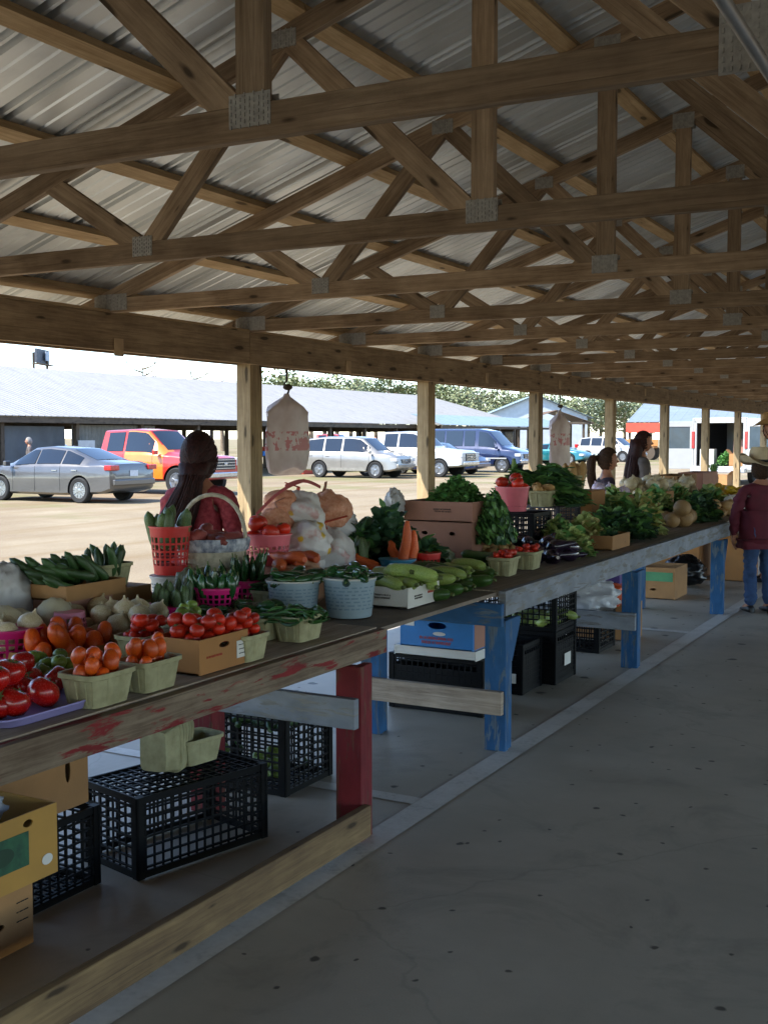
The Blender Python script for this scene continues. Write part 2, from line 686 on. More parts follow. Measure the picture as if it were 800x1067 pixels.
def truss(y, parent):
    t = MB()
    t.board((-LH - .06, 0, ZB + CH / 2), (LH + .06, 0, ZB + CH / 2), CH, TK, seg=4, warp=.002)
    oh = LH + .50
    for s in (-1, 1):
        zc = CH / 2 / math.cos(math.atan(SL))
        t.board((s * oh, 0, ztop(oh) - zc), (s * .0, 0, ztop(0) - zc), CH, TK, seg=2)
    tr = t.build('truss', TRUSSW, parent, bevel=.003)
    tr.location = (0, y, 0)
    k = MB()
    k.board((0, 0, ZB + CH + .001), (0, 0, ztop(0) - CH - .02), CH, TK - .002, side=(1, 0, 0))
    k.build('king_post', TRUSSW, tr)
    for s in (-1, 1):
        k = MB()
        k.board((s * 1.32, 0, ZB + CH + .001), (s * 1.32, 0, ztop(1.32) - CH - .02), CH, TK - .002, side=(1, 0, 0))
        k.build('vertical_post', TRUSSW, tr)
    for s in (-1, 1):
        for a, b in ((.07, 1.25), (1.38, 2.18), (2.92, 2.22), (2.98, 3.50)):
            w = MB()
            w.board((s * a, .0, ZB + CH - .012), (s * b, .0, ztop(b) - CH * .75), CH, TK - .006, side=(1, 0, .2))
            w.build('web', TRUSSW, tr)
    pl = [(0, ztop(0) - CH, .15, .10)]
    for q in (-1, 1):
        pl += [(q * 1.32, ZB + CH * .85, .13, .085), (q * 2.95, ZB + CH * .8, .11, .085), (q * (LH - .10), ZB + CH * .7, .26, .10), (q * 1.32, ztop(1.32) - CH * .8, .13, .09), (q * 2.2, ztop(2.2) - CH * .6, .12, .07)]
    for x, z, a, b in pl:
        p = MB()
        for sy in (-1, 1):
            p.box((x, sy * (TK / 2 + .0012), z), (a, .002, b))
            if sy < 0:
                for i in range(9):
                    for j in range(5):
                        p.box((x - a / 2 + a * (i + .5) / 9, sy * (TK / 2 + .0035), z - b / 2 + b * (j + .5) / 5 + (.006 if i % 2 else -.006)), (.004, .004, .010))
        p.build('gusset_plate', GALV, tr)
    return tr


tr0 = truss(2.515, shed)
trusses = {}
for i in list(range(-2, 0)) + list(range(1, 27)):
    c = trusses[i] = copy_tree(tr0, shed)
    c.location = (0, 2.515 + 1.5 * i, 0)
# wide splice plate at the middle of the bottom chords
p = MB()
p.box((0, -(TK / 2 + .004), ZB + CH * .62), (.25, .004, .14))
for i in range(14):
    for j in range(7):
        p.box((-.125 + .25 * (i + .5) / 14, -(TK / 2 + .0075), ZB + CH * .62 - .07 + .14 * (j + .5) / 7), (.004, .004, .011))
g0 = p.build('gusset_plate', GALV, tr0)
for i in range(1, 27):
    c = g0.copy()
    COL.objects.link(c)
    c.parent = trusses[i]

for k, off in enumerate([q * o for q in (-1, 1) for o in (5.02, 4.59, 3.98, 3.36, 2.75, 2.14, 1.52, .90, .2)]):
    m = MB()
    y = Y0
    while y < Y1 - .1:
        y2 = min(y + 4.5, Y1)
        m.board((off, y + .003, ztop(off) + .0205), (off, y2 - .003, ztop(off) + .0205), CH, TK, side=(1, 0, -SL if off > 0 else SL))
        y = y2
    m.build('purlin', PURLW, shed)

# corrugated sheet: crimped in pairs, ribs run down the slope
prof = [(0, 0), (.012, .030), (.030, .030), (.042, 0), (.060, 0), (.072, .030), (.090, .030), (.102, 0), (.166, 0), (.176, .012), (.186, 0), (.262, 0), (.272, .012), (.282, 0)]
PIT = .36
ys, zs = [], []
y = Y0 - .15
while y < Y1 + .15:
    for a, b in prof:
        ys.append(y + a)
        zs.append(b)
    y += PIT
for s in (-1, 1):
    m = MB()
    rows = 7
    oh = LH + .56
    vs = []
    for thick in (0, .0022):
        for r in range(rows):
            off = oh * (1 - r / (rows - 1))
            for yy, zz in zip(ys, zs):
                vs.append((s * off, yy, ztop(off) + .0425 + zz + thick))
    n = len(ys)
    fs = []
    for l in range(2):
        b = l * rows * n
        for r in range(rows - 1):
            for k in range(n - 1):
                fs.append((b + r * n + k, b + r * n + k + 1, b + r * n + n + k + 1, b + r * n + n + k))
    m.add(vs, fs)
    m.build('roof_sheet', TIN, shed)
m = MB()
for s in (-1, 1):
    m.board((s * .1, Y0, ztop(.1) + .068), (s * .1, Y1, ztop(.1) + .068), .22, .002, side=(1, 0, -SL * s))
m.build('ridge_cap', TIN, shed)

# header beams and posts
for s in (-1, 1):
    for side, x in ((0, -.075), (1, .075)):
        m = MB()
        y = Y0
        k = 0
        while y < Y1 - .1:
            y2 = min(y + (6.0 if k else 6.0 + 3.0 * side), Y1)
            m.board((s * LH + x, y + .002, ZB - .1165), (s * LH + x, y2 - .002, ZB - .1165), .232, .038)
            y = y2
            k += 1
        m.build('beam', BEAMW, shed, bevel=.003)
    m = MB()
    m.board((s * (LH - .045), Y0, ZB + .010), (s * (LH - .045), Y1, ZB + .010), .10, .018, side=(1, 0, 0))
    m.build('beam_cap', PURLW, shed)
m = MB()
m.board((0, 0, -.12), (0, 0, ZB + .06), .155, .125, side=(0, 1, 0))
post0 = m.build('post', POSTW, shed, bevel=.004)
post0.location = (-LH, 7.12, 0)
y = 1.12 - 9
while y < Y1:
    for s in (-1, 1):
        if s < 0 and abs(y - 7.12) < .1:
            continue
        c = post0.copy()
        COL.objects.link(c)
        c.location = (s * LH, y, 0)
        c.rotation_euler = (0, 0, 0 if int(y) % 2 else PI)
    y += 3.0
# small paper notices stapled to the header
for px, py in ((124, 362), (363, 383), (507, 394), (583, 401), (672, 409)):
    q = PU(px, py, 5.0 - .075 - .025)
    m = MB()
    m.box((0, 0, 0), (.004, .085, .11))
    m.build('paper_tag', M('faded notice', '#b59b77', .8), shed, loc=(q.x - RX, q.y, q.z))
# conduit under the nearest truss
m = MB()
m.tube([(-.02, Y0, 2.345), (-.02, Y1, 2.345)], .0135, 10)
m.build('conduit', M('grey conduit', '#9a9a98', .45, .6), shed, smooth=True)

# ------------------------------------------------------------------ market tables
ZT = .81


def leg_pair(par, y, mat, xf=-2.235, xb=-2.96, brace=True, cross=.5, crossmat=None, apron=None, gap=.138):
    for x in (xf, xb):
        l = MB()
        l.board((x, y, 0), (x, y, ZT - gap), .115, .045, side=(1, 0, 0))
        l.board((x + .028, y + .048, 0.0), (x + .028, y + .048, ZT - .14), .09, .042, side=(0, 1, 0)) if False else None
        l.board((x + .031, y + .0535, 0), (x + .031, y + .0535, ZT - gap), .038, .06, side=(1, 0, 0))
        lg = l.build('leg', mat, par, bevel=.004)
    if brace:
        b = MB()
        b.prism([(0, 0), (.12, 0), (.12, -.03), (.012, -.22), (0, -.22)], (-.03, 0, 0), (xf + .0575 - .012, y + .085, ZT - .14), (0, 1, 0), (0, 0, 1))
        b.build('gusset', mat, par)
    if cross is None:
        return
    c = MB()
    c.board((xf + .05, y - .043, cross), (xb - .12, y - .043, cross), .12, .036)
    c.build('cross_brace', crossmat or mat, par, bevel=.003)
    if apron:
        c = MB()
        c.board((xf + .05, y - .045, ZT - .105), (xb - .35, y - .045, ZT - .105), .115, .038)
        c.build('apron', apron, par, bevel=.003)


def planks(par, x0, x1, y0, y1, mat, n=7, name='tabletop'):
    m = MB()
    w = (x1 - x0) / n
    for k in range(n):
        x = x0 + w * (k + .5)
        m.board((x, y0 + random.uniform(0, .02), ZT - .019 + random.uniform(-.002, .002)), (x, y1 - random.uniform(0, .02), ZT - .019), w - .005, .036, side=(1, 0, 0), seg=6, warp=.001)
    return m.build(name, mat, par, bevel=.003)


t1 = empty('market_table', (0, 0, 0), 0, 'peeling red market table nearest the aisle with low yellow brace board', 'table', 'produce tables along the aisle')
planks(t1, -3.36, -2.272, -1.5, 4.15, TOPW)
m = MB()
m.board((-2.25, -1.5, ZT - .055), (-2.25, 4.15, ZT - .055), .100, .040, seg=8, warp=.0015)
m.build('front_board', REDW, t1, bevel=.003)
leg_pair(t1, 3.86, REDP, gap=.108, brace=False, cross=.52, crossmat=GREYP)
leg_pair(t1, 1.0, REDP, gap=.108, cross=.52, crossmat=GREYP)
m = MB()
m.board((-2.155, .6, .105), (-2.155, 3.85, .095), .125, .034, seg=6, warp=.002)
m.build('low_brace', RAWW, t1, bevel=.004)
m = MB()
m.box((-2.8, 4.785, ZT - .016), (1.06, 1.262, .018))
brd = m.build('plywood_sheet', M('weathered plywood', '#74675a', .8, 0, .3, 6, .2), None)
tag(brd, 'weathered plywood sheet bridging the gap between red and blue tables', 'board')
t2 = empty('market_table', (0, 0, 0), 0, 'long worn blue market table with grey front board beyond the red one', 'table', 'produce tables along the aisle')
planks(t2, -3.36, -2.262, 5.43, 13.2, TOPW)
m = MB()
m.board((-2.24, 5.42, ZT - .065), (-2.24, 10.9, ZT - .065), .13, .040, seg=8, warp=.0015)
m.build('front_board', GREYP, t2, bevel=.003)
leg_pair(t2, 5.34, BLUEP, cross=.255, crossmat=TOPW, apron=BLUEP)
leg_pair(t2, 7.72, BLUEP, cross=.33, crossmat=GREYP)
leg_pair(t2, 10.46, BLUEP, cross=None)
# ------------------------------------------------------------------ produce and containers
from mathutils import noise as mnoise
rnd = random.uniform
TOM = M('tomato skin', '#b3160c', .4, 0, .25, 14, rnd=.3, coat=.0, col2='#cc3512', spec=.5)
TOMO = M('orange tomato skin', '#c22b0a', .4, 0, .2, 14, rnd=.3, coat=.0, col2='#dc6a12')
TOMBIG = M('deep red tomato skin', '#9c0c0a', .26, 0, .2, 9, rnd=.2, coat=.25, col2='#b51a10')
GTOM = M('green tomato skin', '#5c7a28', .35, 0, .2, 14, rnd=.3, col2='#8a9a45')
CUKE = M('cucumber skin', '#1f3a1c', .4, 0, .3, 30, .25, 160, rnd=.4, col2='#3d5c2c')
CUKEP = M('speckled cucumber skin', '#2a4426', .4, 0, .3, 34, .25, 160, rnd=.3, col2='#667a4a')
PEPPER = M('dark pepper skin', '#14301a', .25, 0, .3, 20, rnd=.45, coat=.3, col2='#2c5a2a')
BEAN = M('green pod skin', '#1f4a1c', .4, 0, .3, 20, rnd=.4, col2='#3c6a2e')
ZUKE = M('zucchini skin', '#20401c', .33, 0, .3, 40, rnd=.35, col2='#4a6a2e')
SQUASHG = M('pale green squash skin', '#7a9440', .4, 0, .2, 30, rnd=.3, col2='#a9b868')
SQUASHY = M('yellow squash skin', '#d9a916', .35, 0, .12, 20, rnd=.15, col2='#e6c238')
ONION = M('pale onion skin', '#b9a37c', .4, 0, .15, 9, rnd=.18, col2='#d2c4a2')
MELON = M('pale melon rind', '#b5a88a', .55, 0, .15, 30, .2, 90, rnd=.12, col2='#cabf9f')
CANTA = M('netted tan melon rind', '#86663a', .6, 0, .2, 40, .4, 90, rnd=.12, col2='#a3835a')
CARROT = M('carrot skin', '#c6461a', .5, 0, .2, 26, .2, 60, rnd=.2, col2='#dd6f30')
SWEETP = M('sweet potato skin', '#7a2f2e', .6, 0, .3, 18, .3, 60, rnd=.25, col2='#9c4b40')
POTATO = M('potato skin', '#a07a4a', .7, 0, .25, 18, .3, 60, rnd=.2, col2='#bd9660')
TURNIP = M('turnip skin', '#cfc2c4', .45, 0, .1, 6, rnd=.1, col2='#a583a0')
EGGP = M('aubergine skin', '#17101c', .22, 0, .3, 8, rnd=.3, coat=.4, col2='#2b1a30')
GARLIC = M('garlic skin', '#c8c0b0', .5, 0, .12, 12, rnd=.1)
STEM = M('dry green stem', '#56602f', .7)
LEAFD = M('dark collard leaf', '#27452d', .5, 0, .35, 14, rnd=.15, col2='#47694a')
LEAFM = M('mid green leaf', '#3a6430', .5, 0, .35, 14, rnd=.15, col2='#6d9650')
LEAFB = M('bright cabbage leaf', '#3f7a3c', .45, 0, .3, 10, rnd=.15, col2='#7aa860')
LEAFL = M('pale lettuce leaf', '#8a9a4e', .5, 0, .25, 10, rnd=.15, col2='#b9c484')
LEAFY = M('yellowing leaf', '#a89a5a', .5, 0, .25, 10, rnd=.15, col2='#cdbf86')
PULP = M('pale wood pulp', '#8f8a66', .85, 0, .14, 22, .3, 120, rnd=.12, col2='#aaa57f')
HOTPINK = M('hot pink plastic', '#c8186e', .4, 0, .1, 8, rnd=.06, spec=.4)
LPINK = M('light pink plastic', '#d97f95', .4, 0, .1, 8)
REDPL = M('red plastic', '#c02722', .4, 0, .12, 8)
ROSEPL = M('rose pink plastic', '#d46a76', .35, 0, .1, 8)
BLUEPL = M('sky blue plastic', '#2f86a8', .4, 0, .1, 8)
CARD = M('brown cardboard', '#9a7146', .85, 0, .12, 5, .1, 200, rnd=.12)
CARDO = M('orange brown cardboard', '#a06f3e', .85, 0, .1, 5, .1, 200)
CARDY = M('yellow cardboard', '#ad8138', .7, 0, .1, 5)
CARDP = M('rosy brown cardboard', '#9c6f5c', .8, 0, .12, 5)
WHITEC = M('white carton', '#c9c6be', .7, 0, .07, 5)
BLUEC = M('blue carton print', '#1f6fb0', .6, 0, .12, 6)
BLACKPL = M('black crate plastic', '#050608', .55, 0, .25, 10, spec=.15)
NAVYPL = M('navy crate plastic', '#17152b', .45, 0, .25, 10)
BLACKH = M('hole shadow paper', '#0a0908', .9)
GREENLB = M('green print label', '#12402a', .6, 0, .35, 30, col2='#265a3a')
REDPR = M('red carton print', '#b5462f', .7, 0, .2, 30)
DARKPR = M('dark carton print', '#33302d', .7)
STICK = M('white paper sticker', '#cfcbc2', .7, 0, .05)
BAGW = M('white shopping bag film', '#c9c8c8', .35, 0, .1, 6, .3, 14, trans=.15)
BAGG = M('grey plastic film', '#9aa0ab', .3, 0, .15, 6, .3, 14, trans=.1)
BAGT = M('tan plastic film', '#b58c70', .35, 0, .15, 6, .3, 14)
BAGN = M('olive grey bag film', '#74775a', .4, 0, .2, 6, .3, 14)
BAGO = M('orange net bag', '#c27a58', .6, 0, .2, 60, .4, 120, col2='#d6a184')
BAGK = M('black plastic film', '#101113', .3, 0, .2, 8, .3, 14)
BAGGR = M('pale green bag film', '#8fb39a', .3, 0, .15, 8, .3, 14, trans=.2)
WICK = M('whitewashed wicker', '#b3a995', .75, 0, .25, 40, .5, 90)
LINEN = M('blue and white liner cloth', '#c6c8cf', .8, 0, .1, 26, col2='#3a4764')
TUBM = M('printed steel blue tub', '#8ea0aa', .4, 0, .12, 6)


def spotmat(name, base, spot, scale, r):
    t = NT(name)
    v = t.n('ShaderNodeTexVoronoi', feature='F1')
    v.inputs['Scale'].default_value = scale
    t.l(t.coord('Object'), v.inputs['Vector'])
    m = t.ramp(v.outputs['Distance'], [(r - .04, (1, 1, 1)), (r + .02, (0, 0, 0))])
    c = t.mix(m, hx(base), hx(spot))
    nz = t.noise(t.coord('Object'), 9, 3)
    c = t.mix(t.ramp(nz, [(.58, (0, 0, 0)), (.66, (.6, .6, .6))]), c, hx('#b5655c'))
    t.l(c, t.b.inputs['Base Color'])
    t.b.inputs['Roughness'].default_value = .4
    t.bump(nz, .3, .01)
    return t.m


BAGC = spotmat('printed citrus bag', '#cdc8c6', '#cfa82e', 12, .25)
BAGR = M('translucent bag with red print', '#cfc3c0', .4, 0, .12, 4, .3, 12, trans=.25)


# ---- prototypes: unit meshes, copied with obj.copy()
def lathe_obj(prof, n=14, lobes=0, amp=0, **k):
    m = MB()
    m.lathe(prof, n, wob=(lambda j, q: amp * math.cos(2 * PI * lobes * q / n)) if lobes else None)
    return m


def arc(n, r, bottom=0, top=0):
    return [(r * math.sin(PI * (i + .5) / n), -math.cos(PI * (i + .5) / n)) for i in range(n)]


def p_tomato(big=False):
    n = 20 if big else 12
    pr = [(.05, -.80), (.45, -.74), (.8, -.48), (.97, -.08), (.95, .28), (.72, .62), (.42, .74), (.16, .70), (.04, .62)]
    pr = [(a * rnd(.97, 1.03), b * rnd(.95, 1.05)) for a, b in pr]
    m = lathe_obj(pr, n, random.choice((3, 4, 5)), rnd(.03, .06) if big else rnd(.01, .035))
    m.v = [(x * (1 + .06 * y), y * rnd(.985, 1.015), z + .08 * x) for x, y, z in m.v]
    if big or random.random() < .6:
        for k in range(5):
            a = 2 * PI * k / 5
            m.tube([(0, 0, .64), (.2 * math.cos(a), .2 * math.sin(a), .74), (.42 * math.cos(a), .42 * math.sin(a), .76)], [.05, .06, .01], 5, mi=1)
        m.tube([(0, 0, .62), (.02, .01, .9)], [.06, .05], 6, mi=1)
    return m


def p_plum():
    m = MB()
    m.lathe([(.05, -1), (.4, -.92), (.72, -.62), (.85, -.1), (.8, .4), (.55, .82), (.2, .98), (.04, .97)], 12)
    return m


def p_cuke(bend=.25, taper=.75, stem=False, n=10):
    m = MB()
    pts, rs = [], []
    for i in range(11):
        k = i / 10
        pts.append((bend * (math.sin(PI * k) - .5), 0, -1 + 2 * k))
        e = min(1, math.sin(PI * min(max(k, .0), 1)) * 2.3 + .12)
        rs.append(.22 * e * (1 - (1 - taper) * k) * (1 + rnd(-.05, .05)))
    m.tube(pts, rs, n)
    if stem:
        m.tube([(pts[-1][0], 0, .98), (pts[-1][0] + .03, 0, 1.1)], [.07, .05], 6, mi=1)
    return m


def p_pepper():
    m = MB()
    pts = [(.18 * math.sin(PI * k / 6), .05 * math.sin(k), -1 + 2 * k / 6) for k in range(7)]
    m.tube(pts, [.03, .12, .2, .26, .29, .27, .12], 8)
    m.tube([(0, 0, .98), (.04, 0, 1.22)], [.06, .05], 5, mi=1)
    return m


def p_bean():
    m = MB()
    pts = [(.3 * math.sin(PI * k / 5), 0, -1 + 2 * k / 5) for k in range(6)]
    m.tube(pts, [.03, .1, .11, .11, .1, .03], 6)
    return m


def p_onion():
    m = MB()
    m.lathe([(.05, -.85), (.4, -.8), (.8, -.5), (1, -.02), (.9, .4), (.55, .74), (.22, .88), (.1, 1.05), (.07, 1.25)], 16)
    return m


def p_round(w=.05, nu=16, nv=12):
    m = MB()
    m.ell((0, 0, 0), (1, 1, .93), nu, nv, wob=w)
    return m


def p_tuber():
    m = MB()
    m.ell((0, 0, 0), (.62, .58, 1), 10, 8, wob=.09)
    return m


def p_carrot():
    m = MB()
    pts = [(.04 * math.sin(k * 2), .03 * math.cos(k), -1 + 2 * k / 8) for k in range(9)]
    m.tube(pts, [.07, .14, .17, .19, .2, .21, .21, .19, .09], 10)
    return m


def p_neck():
    m = MB()
    pts = [(.12 * math.sin(k * .35), 0, -1 + 2 * k / 9) for k in range(10)]
    m.tube(pts, [.05, .25, .36, .4, .38, .3, .22, .17, .15, .08], 10)
    return m


KINDS = {
    'tomato': (p_tomato, [TOM, STEM], 'tomato'), 'orange_tomato': (p_plum, TOMO, 'tomato'), 'beefsteak_tomato': (lambda: p_tomato(True), [TOMBIG, STEM], 'tomato'),
    'green_tomato': (p_tomato, [GTOM, STEM], 'tomato'), 'cucumber': (p_cuke, CUKE, 'cucumber'), 'pickling_cucumber': (lambda: p_cuke(.15, .9), CUKEP, 'cucumber'),
    'pepper': (p_pepper, [PEPPER, STEM], 'pepper'), 'green_bean': (p_bean, BEAN, 'bean'), 'zucchini': (lambda: p_cuke(.1, .85, True, 12), [ZUKE, STEM], 'squash'),
    'green_squash': (lambda: p_cuke(.12, .8, True, 12), [SQUASHG, STEM], 'squash'), 'yellow_squash': (p_neck, SQUASHY, 'squash'), 'onion': (p_onion, ONION, 'onion'),
    'melon': (p_round, MELON, 'melon'), 'cantaloupe': (lambda: p_round(.02), CANTA, 'melon'), 'carrot': (p_carrot, CARROT, 'carrot'),
    'sweet_potato': (p_tuber, SWEETP, 'sweet potato'), 'potato': (p_tuber, POTATO, 'potato'), 'turnip': (p_onion, TURNIP, 'turnip'),
    'eggplant': (p_neck, EGGP, 'eggplant'), 'garlic': (p_onion, GARLIC, 'garlic'),
}
MESHES = {}


def veg(kind, loc, size, rot, label, group):
    fn, mats, cat = KINDS[kind]
    var = random.randrange(6)
    key = (kind, var)
    if key not in MESHES:
        MESHES[key] = fn().mesh(kind, mats, True, 60)
    o = bpy.data.objects.new(kind, MESHES[key])
    COL.objects.link(o)
    o.location = loc
    o.scale = size if isinstance(size, tuple) else (size,) * 3
    o.rotation_euler = rot
    tag(o, label, cat, group)
    return o


RB = {'potato': .62, 'sweet_potato': .62, 'eggplant': .4, 'yellow_squash': .4, 'carrot': .2, 'pepper': .3}


def heap(kind, c, fx, fy, n, r, label, group, lie=False, ln=None, rz=0.0, cap=2.5, tilt=.35, tries=60, yaw=None, zlen=1.0):
    # lets n rounds settle one by one onto a footprint fx by fy around c
    c = Vector(c)
    done = []
    rot2 = Matrix.Rotation(rz, 3, 'Z')
    for i in range(n):
        rr = r * rnd(.86, 1.12)
        best = None
        for q in range(tries):
            a, b = rnd(-1, 1), rnd(-1, 1)
            if a ** 4 + b ** 4 > 1.1:
                continue
            x, y = a * max(fx / 2 - rr * .7, 0), b * max(fy / 2 - rr * .7, 0)
            z = rr * .85
            for (X, Y, Z, Rr) in done:
                d2 = (X - x) ** 2 + (Y - y) ** 2
                s = (rr + Rr) * .93
                if d2 < s * s:
                    z = max(z, Z + math.sqrt(s * s - d2))
            sc = z + .25 * math.hypot(x / max(fx, .01), y / max(fy, .01)) * r
            if best is None or sc < best[0]:
                best = (sc, x, y, z)
        if best is None or best[3] > cap * r + .001:
            continue
        _, x, y, z = best
        done.append((x, y, z, rr))
        p = c + rot2 @ Vector((x, y, 0)) + Vector((0, 0, z))
        if lie:
            yw = (yaw if yaw is not None else rnd(0, PI)) + rnd(-tilt, tilt)
            ro = (PI / 2 + rnd(-.22, .22), rnd(0, 6), yw)
            L = (ln or r * 2) * rnd(.85, 1.12)
            k = rr / RB.get(kind, .24)
            veg(kind, p, (k, k, L / 2), ro, label, group)
        else:
            veg(kind, p, (rr, rr, rr * zlen), (rnd(-.5, .5), rnd(-.5, .5), rnd(0, 6)), label, group)


def upright(kind, c, rad, n, ln, r, label, group, lean=.25):
    c = Vector(c)
    for i in range(n):
        a = 2 * PI * i / max(n - 1, 1) + rnd(-.3, .3)
        q = rad * (0 if i == 0 and n > 4 else rnd(.55, 1))
        x, y = q * math.cos(a), q * math.sin(a)
        L = ln * rnd(.85, 1.12)
        k = r / RB.get(kind, .22)
        d = Vector((x / max(rad, .01) * lean + rnd(-.06, .06), y / max(rad, .01) * lean + rnd(-.06, .06), 1)).normalized()
        ro = d.to_track_quat('Z', 'Y').to_euler()
        ro.rotate_axis('Z', rnd(0, 6))
        veg(kind, c + Vector((x, y, 0)) + d * L / 2, (k, k, L / 2), tuple(ro), label, group)


# ---- leaves
def leaf_into(m, base, d, up, L, w, curl=.5, wave=.12, mi=0, nseg=4):
    d = d.normalized()
    sd = d.cross(up)
    if sd.length < 1e-4:
        sd = d.cross(Vector((1, 0, 0)))
    sd.normalize()
    nn = sd.cross(d)
    vs, fs = [], []
    for i in range(nseg + 1):
        k = i / nseg
        ww = w * math.sin(PI * min(.12 + .80 * k, 1)) ** .7
        bend = -curl * k * k
        c = base + d * (L * k * (1 - .18 * abs(curl) * k)) + nn * (L * bend * .6)
        for j in (-1, 0, 1):
            vs.append(c + sd * (ww * j / 2) + nn * (abs(j) * ww * .22 + rnd(-wave, wave) * w * abs(j)))
    for i in range(nseg):
        for j in range(2):
            a = i * 3 + j
            fs.append((a, a + 1, a + 4, a + 3))
    m.add(vs, fs, mi)


def leafpile(name, c, dim, n, L, w, mats, label, cat='greens', group=None, spread=None, curl=.6, stems=False, ruff=.15):
    # leaves set all through a low dome; spread = a direction the bunch lies along
    m = MB()
    dx, dy, dz = dim
    n, L, w = int(n * 1.9), L * .8, w * .66
    for i in range(n):
        a, q = rnd(0, 2 * PI), math.sqrt(rnd(0, 1))
        h = rnd(0.05, 1)
        k = math.sqrt(max(1 - (h * .92) ** 2, .05)) * q
        p = Vector((math.cos(a) * k * dx / 2, math.sin(a) * k * dy / 2, h * dz * (1 - .35 * q * q)))
        out = Vector((p.x / dx, p.y / dy, .3 * p.z / dz + rnd(-.1, .35)))
        if spread is not None:
            out = Vector(spread) + Vector((rnd(-.45, .45), rnd(-.45, .45), rnd(-.25, .35)))
        if out.length < .01:
            out = Vector((0, 0, 1))
        up = Vector((rnd(-.5, .5), rnd(-.5, .5), 1))
        leaf_into(m, p - out.normalized() * L * .4, out + Vector((rnd(-.3, .3), rnd(-.3, .3), 0)), up, L * rnd(.7, 1.2), w * rnd(.7, 1.2), curl * rnd(.3, 1.2), ruff, mi=random.randrange(len(mats)))
        if stems and i % 4 == 0:
            e = p - out.normalized() * L * .4
            m.tube([e, e - out.normalized() * L * .5 - Vector((0, 0, .01))], .005, 5, mi=0)
    me = m.mesh(name, mats, True, 180)
    zmin = min(v.co.z for v in me.vertices)
    o = bpy.data.objects.new(name, me)
    COL.objects.link(o)
    o.location = Vector(c)
    for v in me.vertices:
        if v.co.z < .004:
            v.co.z = .004 + (v.co.z - zmin) * .02
    return tag(o, label, cat, group)


def blob(name, c, r, mats, amp=.25, fr=3.0, nu=56, nv=36, label=None, cat=None, group=None, flat=True, knot=False, rz=0, mi_fn=None, sharp=1.0):
    m = MB()
    m.ell((0, 0, 0), (1, 1, 1), nu, nv)
    off = Vector((rnd(0, 40), rnd(0, 40), rnd(0, 40)))
    out = []
    for p in m.v:
        p = Vector(p)
        q = p * fr + off
        d = mnoise.noise(q) * .6 + (abs(mnoise.noise(q * 2.3)) - .25) * .5 * sharp + abs(mnoise.noise(q * 5.1)) * .28 * sharp + abs(mnoise.noise(q * 11)) * .12 * sharp
        p = p * (1 + amp * d)
        p = Vector((p.x * r[0], p.y * r[1], p.z * r[2]))
        if flat and p.z < -r[2] * .82:
            p.z = -r[2] * .82
        out.append(tuple(p))
    m.v = out
    if knot:
        m.tube([(0, 0, r[2] * .85), (.01, 0, r[2] * 1.15), (.03, .01, r[2] * 1.4)], [r[0] * .25, r[0] * .10, r[0] * .22], 9)
    o = m.build(name, mats, None, True, 70, c)
    o.rotation_euler = (0, 0, rz)
    return tag(o, label, cat, group)


# ---- containers
def berry_mesh(L=.185, Wd=.135, h=.095):
    m = MB()
    N = 96
    def ring(k, z, off=0.0, rib=0.0):
        out = []
        a, b = L / 2 * k + off, Wd / 2 * k + off
        for i in range(N):
            t = 2 * PI * (i + .5) / N
            ca, sa = math.cos(t), math.sin(t)
            q = (abs(ca) ** 6 + abs(sa) ** 6) ** (-1 / 6)
            r = 1 - (rib if i % 8 < 3 else 0)
            out.append(Vector((ca * q * a * r, sa * q * b * r, z)))
        return out
    m.loft([ring(.80, 0), ring(.81, .006, 0, .0), ring(.84, .016, 0, .085), ring(.96, h * .78, 0, .06), ring(.985, h * .84), ring(1.02, h * .86, .003), ring(1.02, h, .003),
            ring(.97, h, 0), ring(.94, h * .8), ring(.79, .008)])
    return m


BERRY = berry_mesh().mesh('berry_basket', PULP, True, 35)


def berry(c, rz, label, group='pale berry baskets', s=1.0, rot=None):
    o = bpy.data.objects.new('berry_basket', BERRY)
    COL.objects.link(o)
    o.location = c
    o.rotation_euler = rot or (0, 0, rz)
    o.scale = (s,) * 3 if not isinstance(s, tuple) else s
    return tag(o, label, 'basket', group)


def lattice_basket(c, d, h, mat, label, taper=.8, rows=3, cols=22, band=.16, base_band=.2, group='plastic lattice baskets', flip=False):
    # round plastic basket: solid rim and foot, open squares between
    N = cols * 3
    t = .003
    zs = [0, h * base_band]
    body = h * (1 - band - base_band)
    for r in range(rows):
        z0 = h * base_band + body * r / rows
        zs += [z0 + body / rows * .72, z0 + body / rows]
    zs.append(h)
    m = MB()
    def rad(z):
        return d / 2 * (taper + (1 - taper) * z / h)
    def quad(i0, i1, z0, z1):
        a0, a1 = 2 * PI * i0 / N, 2 * PI * i1 / N
        vs = []
        for rr in (0, -t):
            for z in (z0, z1):
                for a in (a0, a1):
                    vs.append(((rad(z) + rr) * math.cos(a), (rad(z) + rr) * math.sin(a), z))
        m.add(vs, [(0, 1, 3, 2), (4, 6, 7, 5), (0, 2, 6, 4), (1, 5, 7, 3), (0, 4, 5, 1), (2, 3, 7, 6)])
    for k in range(len(zs) - 1):
        hole = 0 < k < len(zs) - 2 and (k % 2 == 1)
        for i in range(N):
            if hole and i % 3 != 0:
                continue
            quad(i, i + 1, zs[k], zs[k + 1])
    m.lathe([(d / 2 * 1.0, h - .004), (d / 2 * 1.05, h - .003), (d / 2 * 1.05, h + .004), (d / 2 * .985, h + .004)], 40)
    m.lathe([(rad(0) * .99, .001), (rad(0) * .99, .004), (.001, .004)], 32)
    o = m.build('plastic_basket', mat, None, True, 30, c)
    if flip:
        o.rotation_euler = (PI, 0, rnd(0, 3))
        o.location.z += h
    return tag(o, label, 'basket', group)


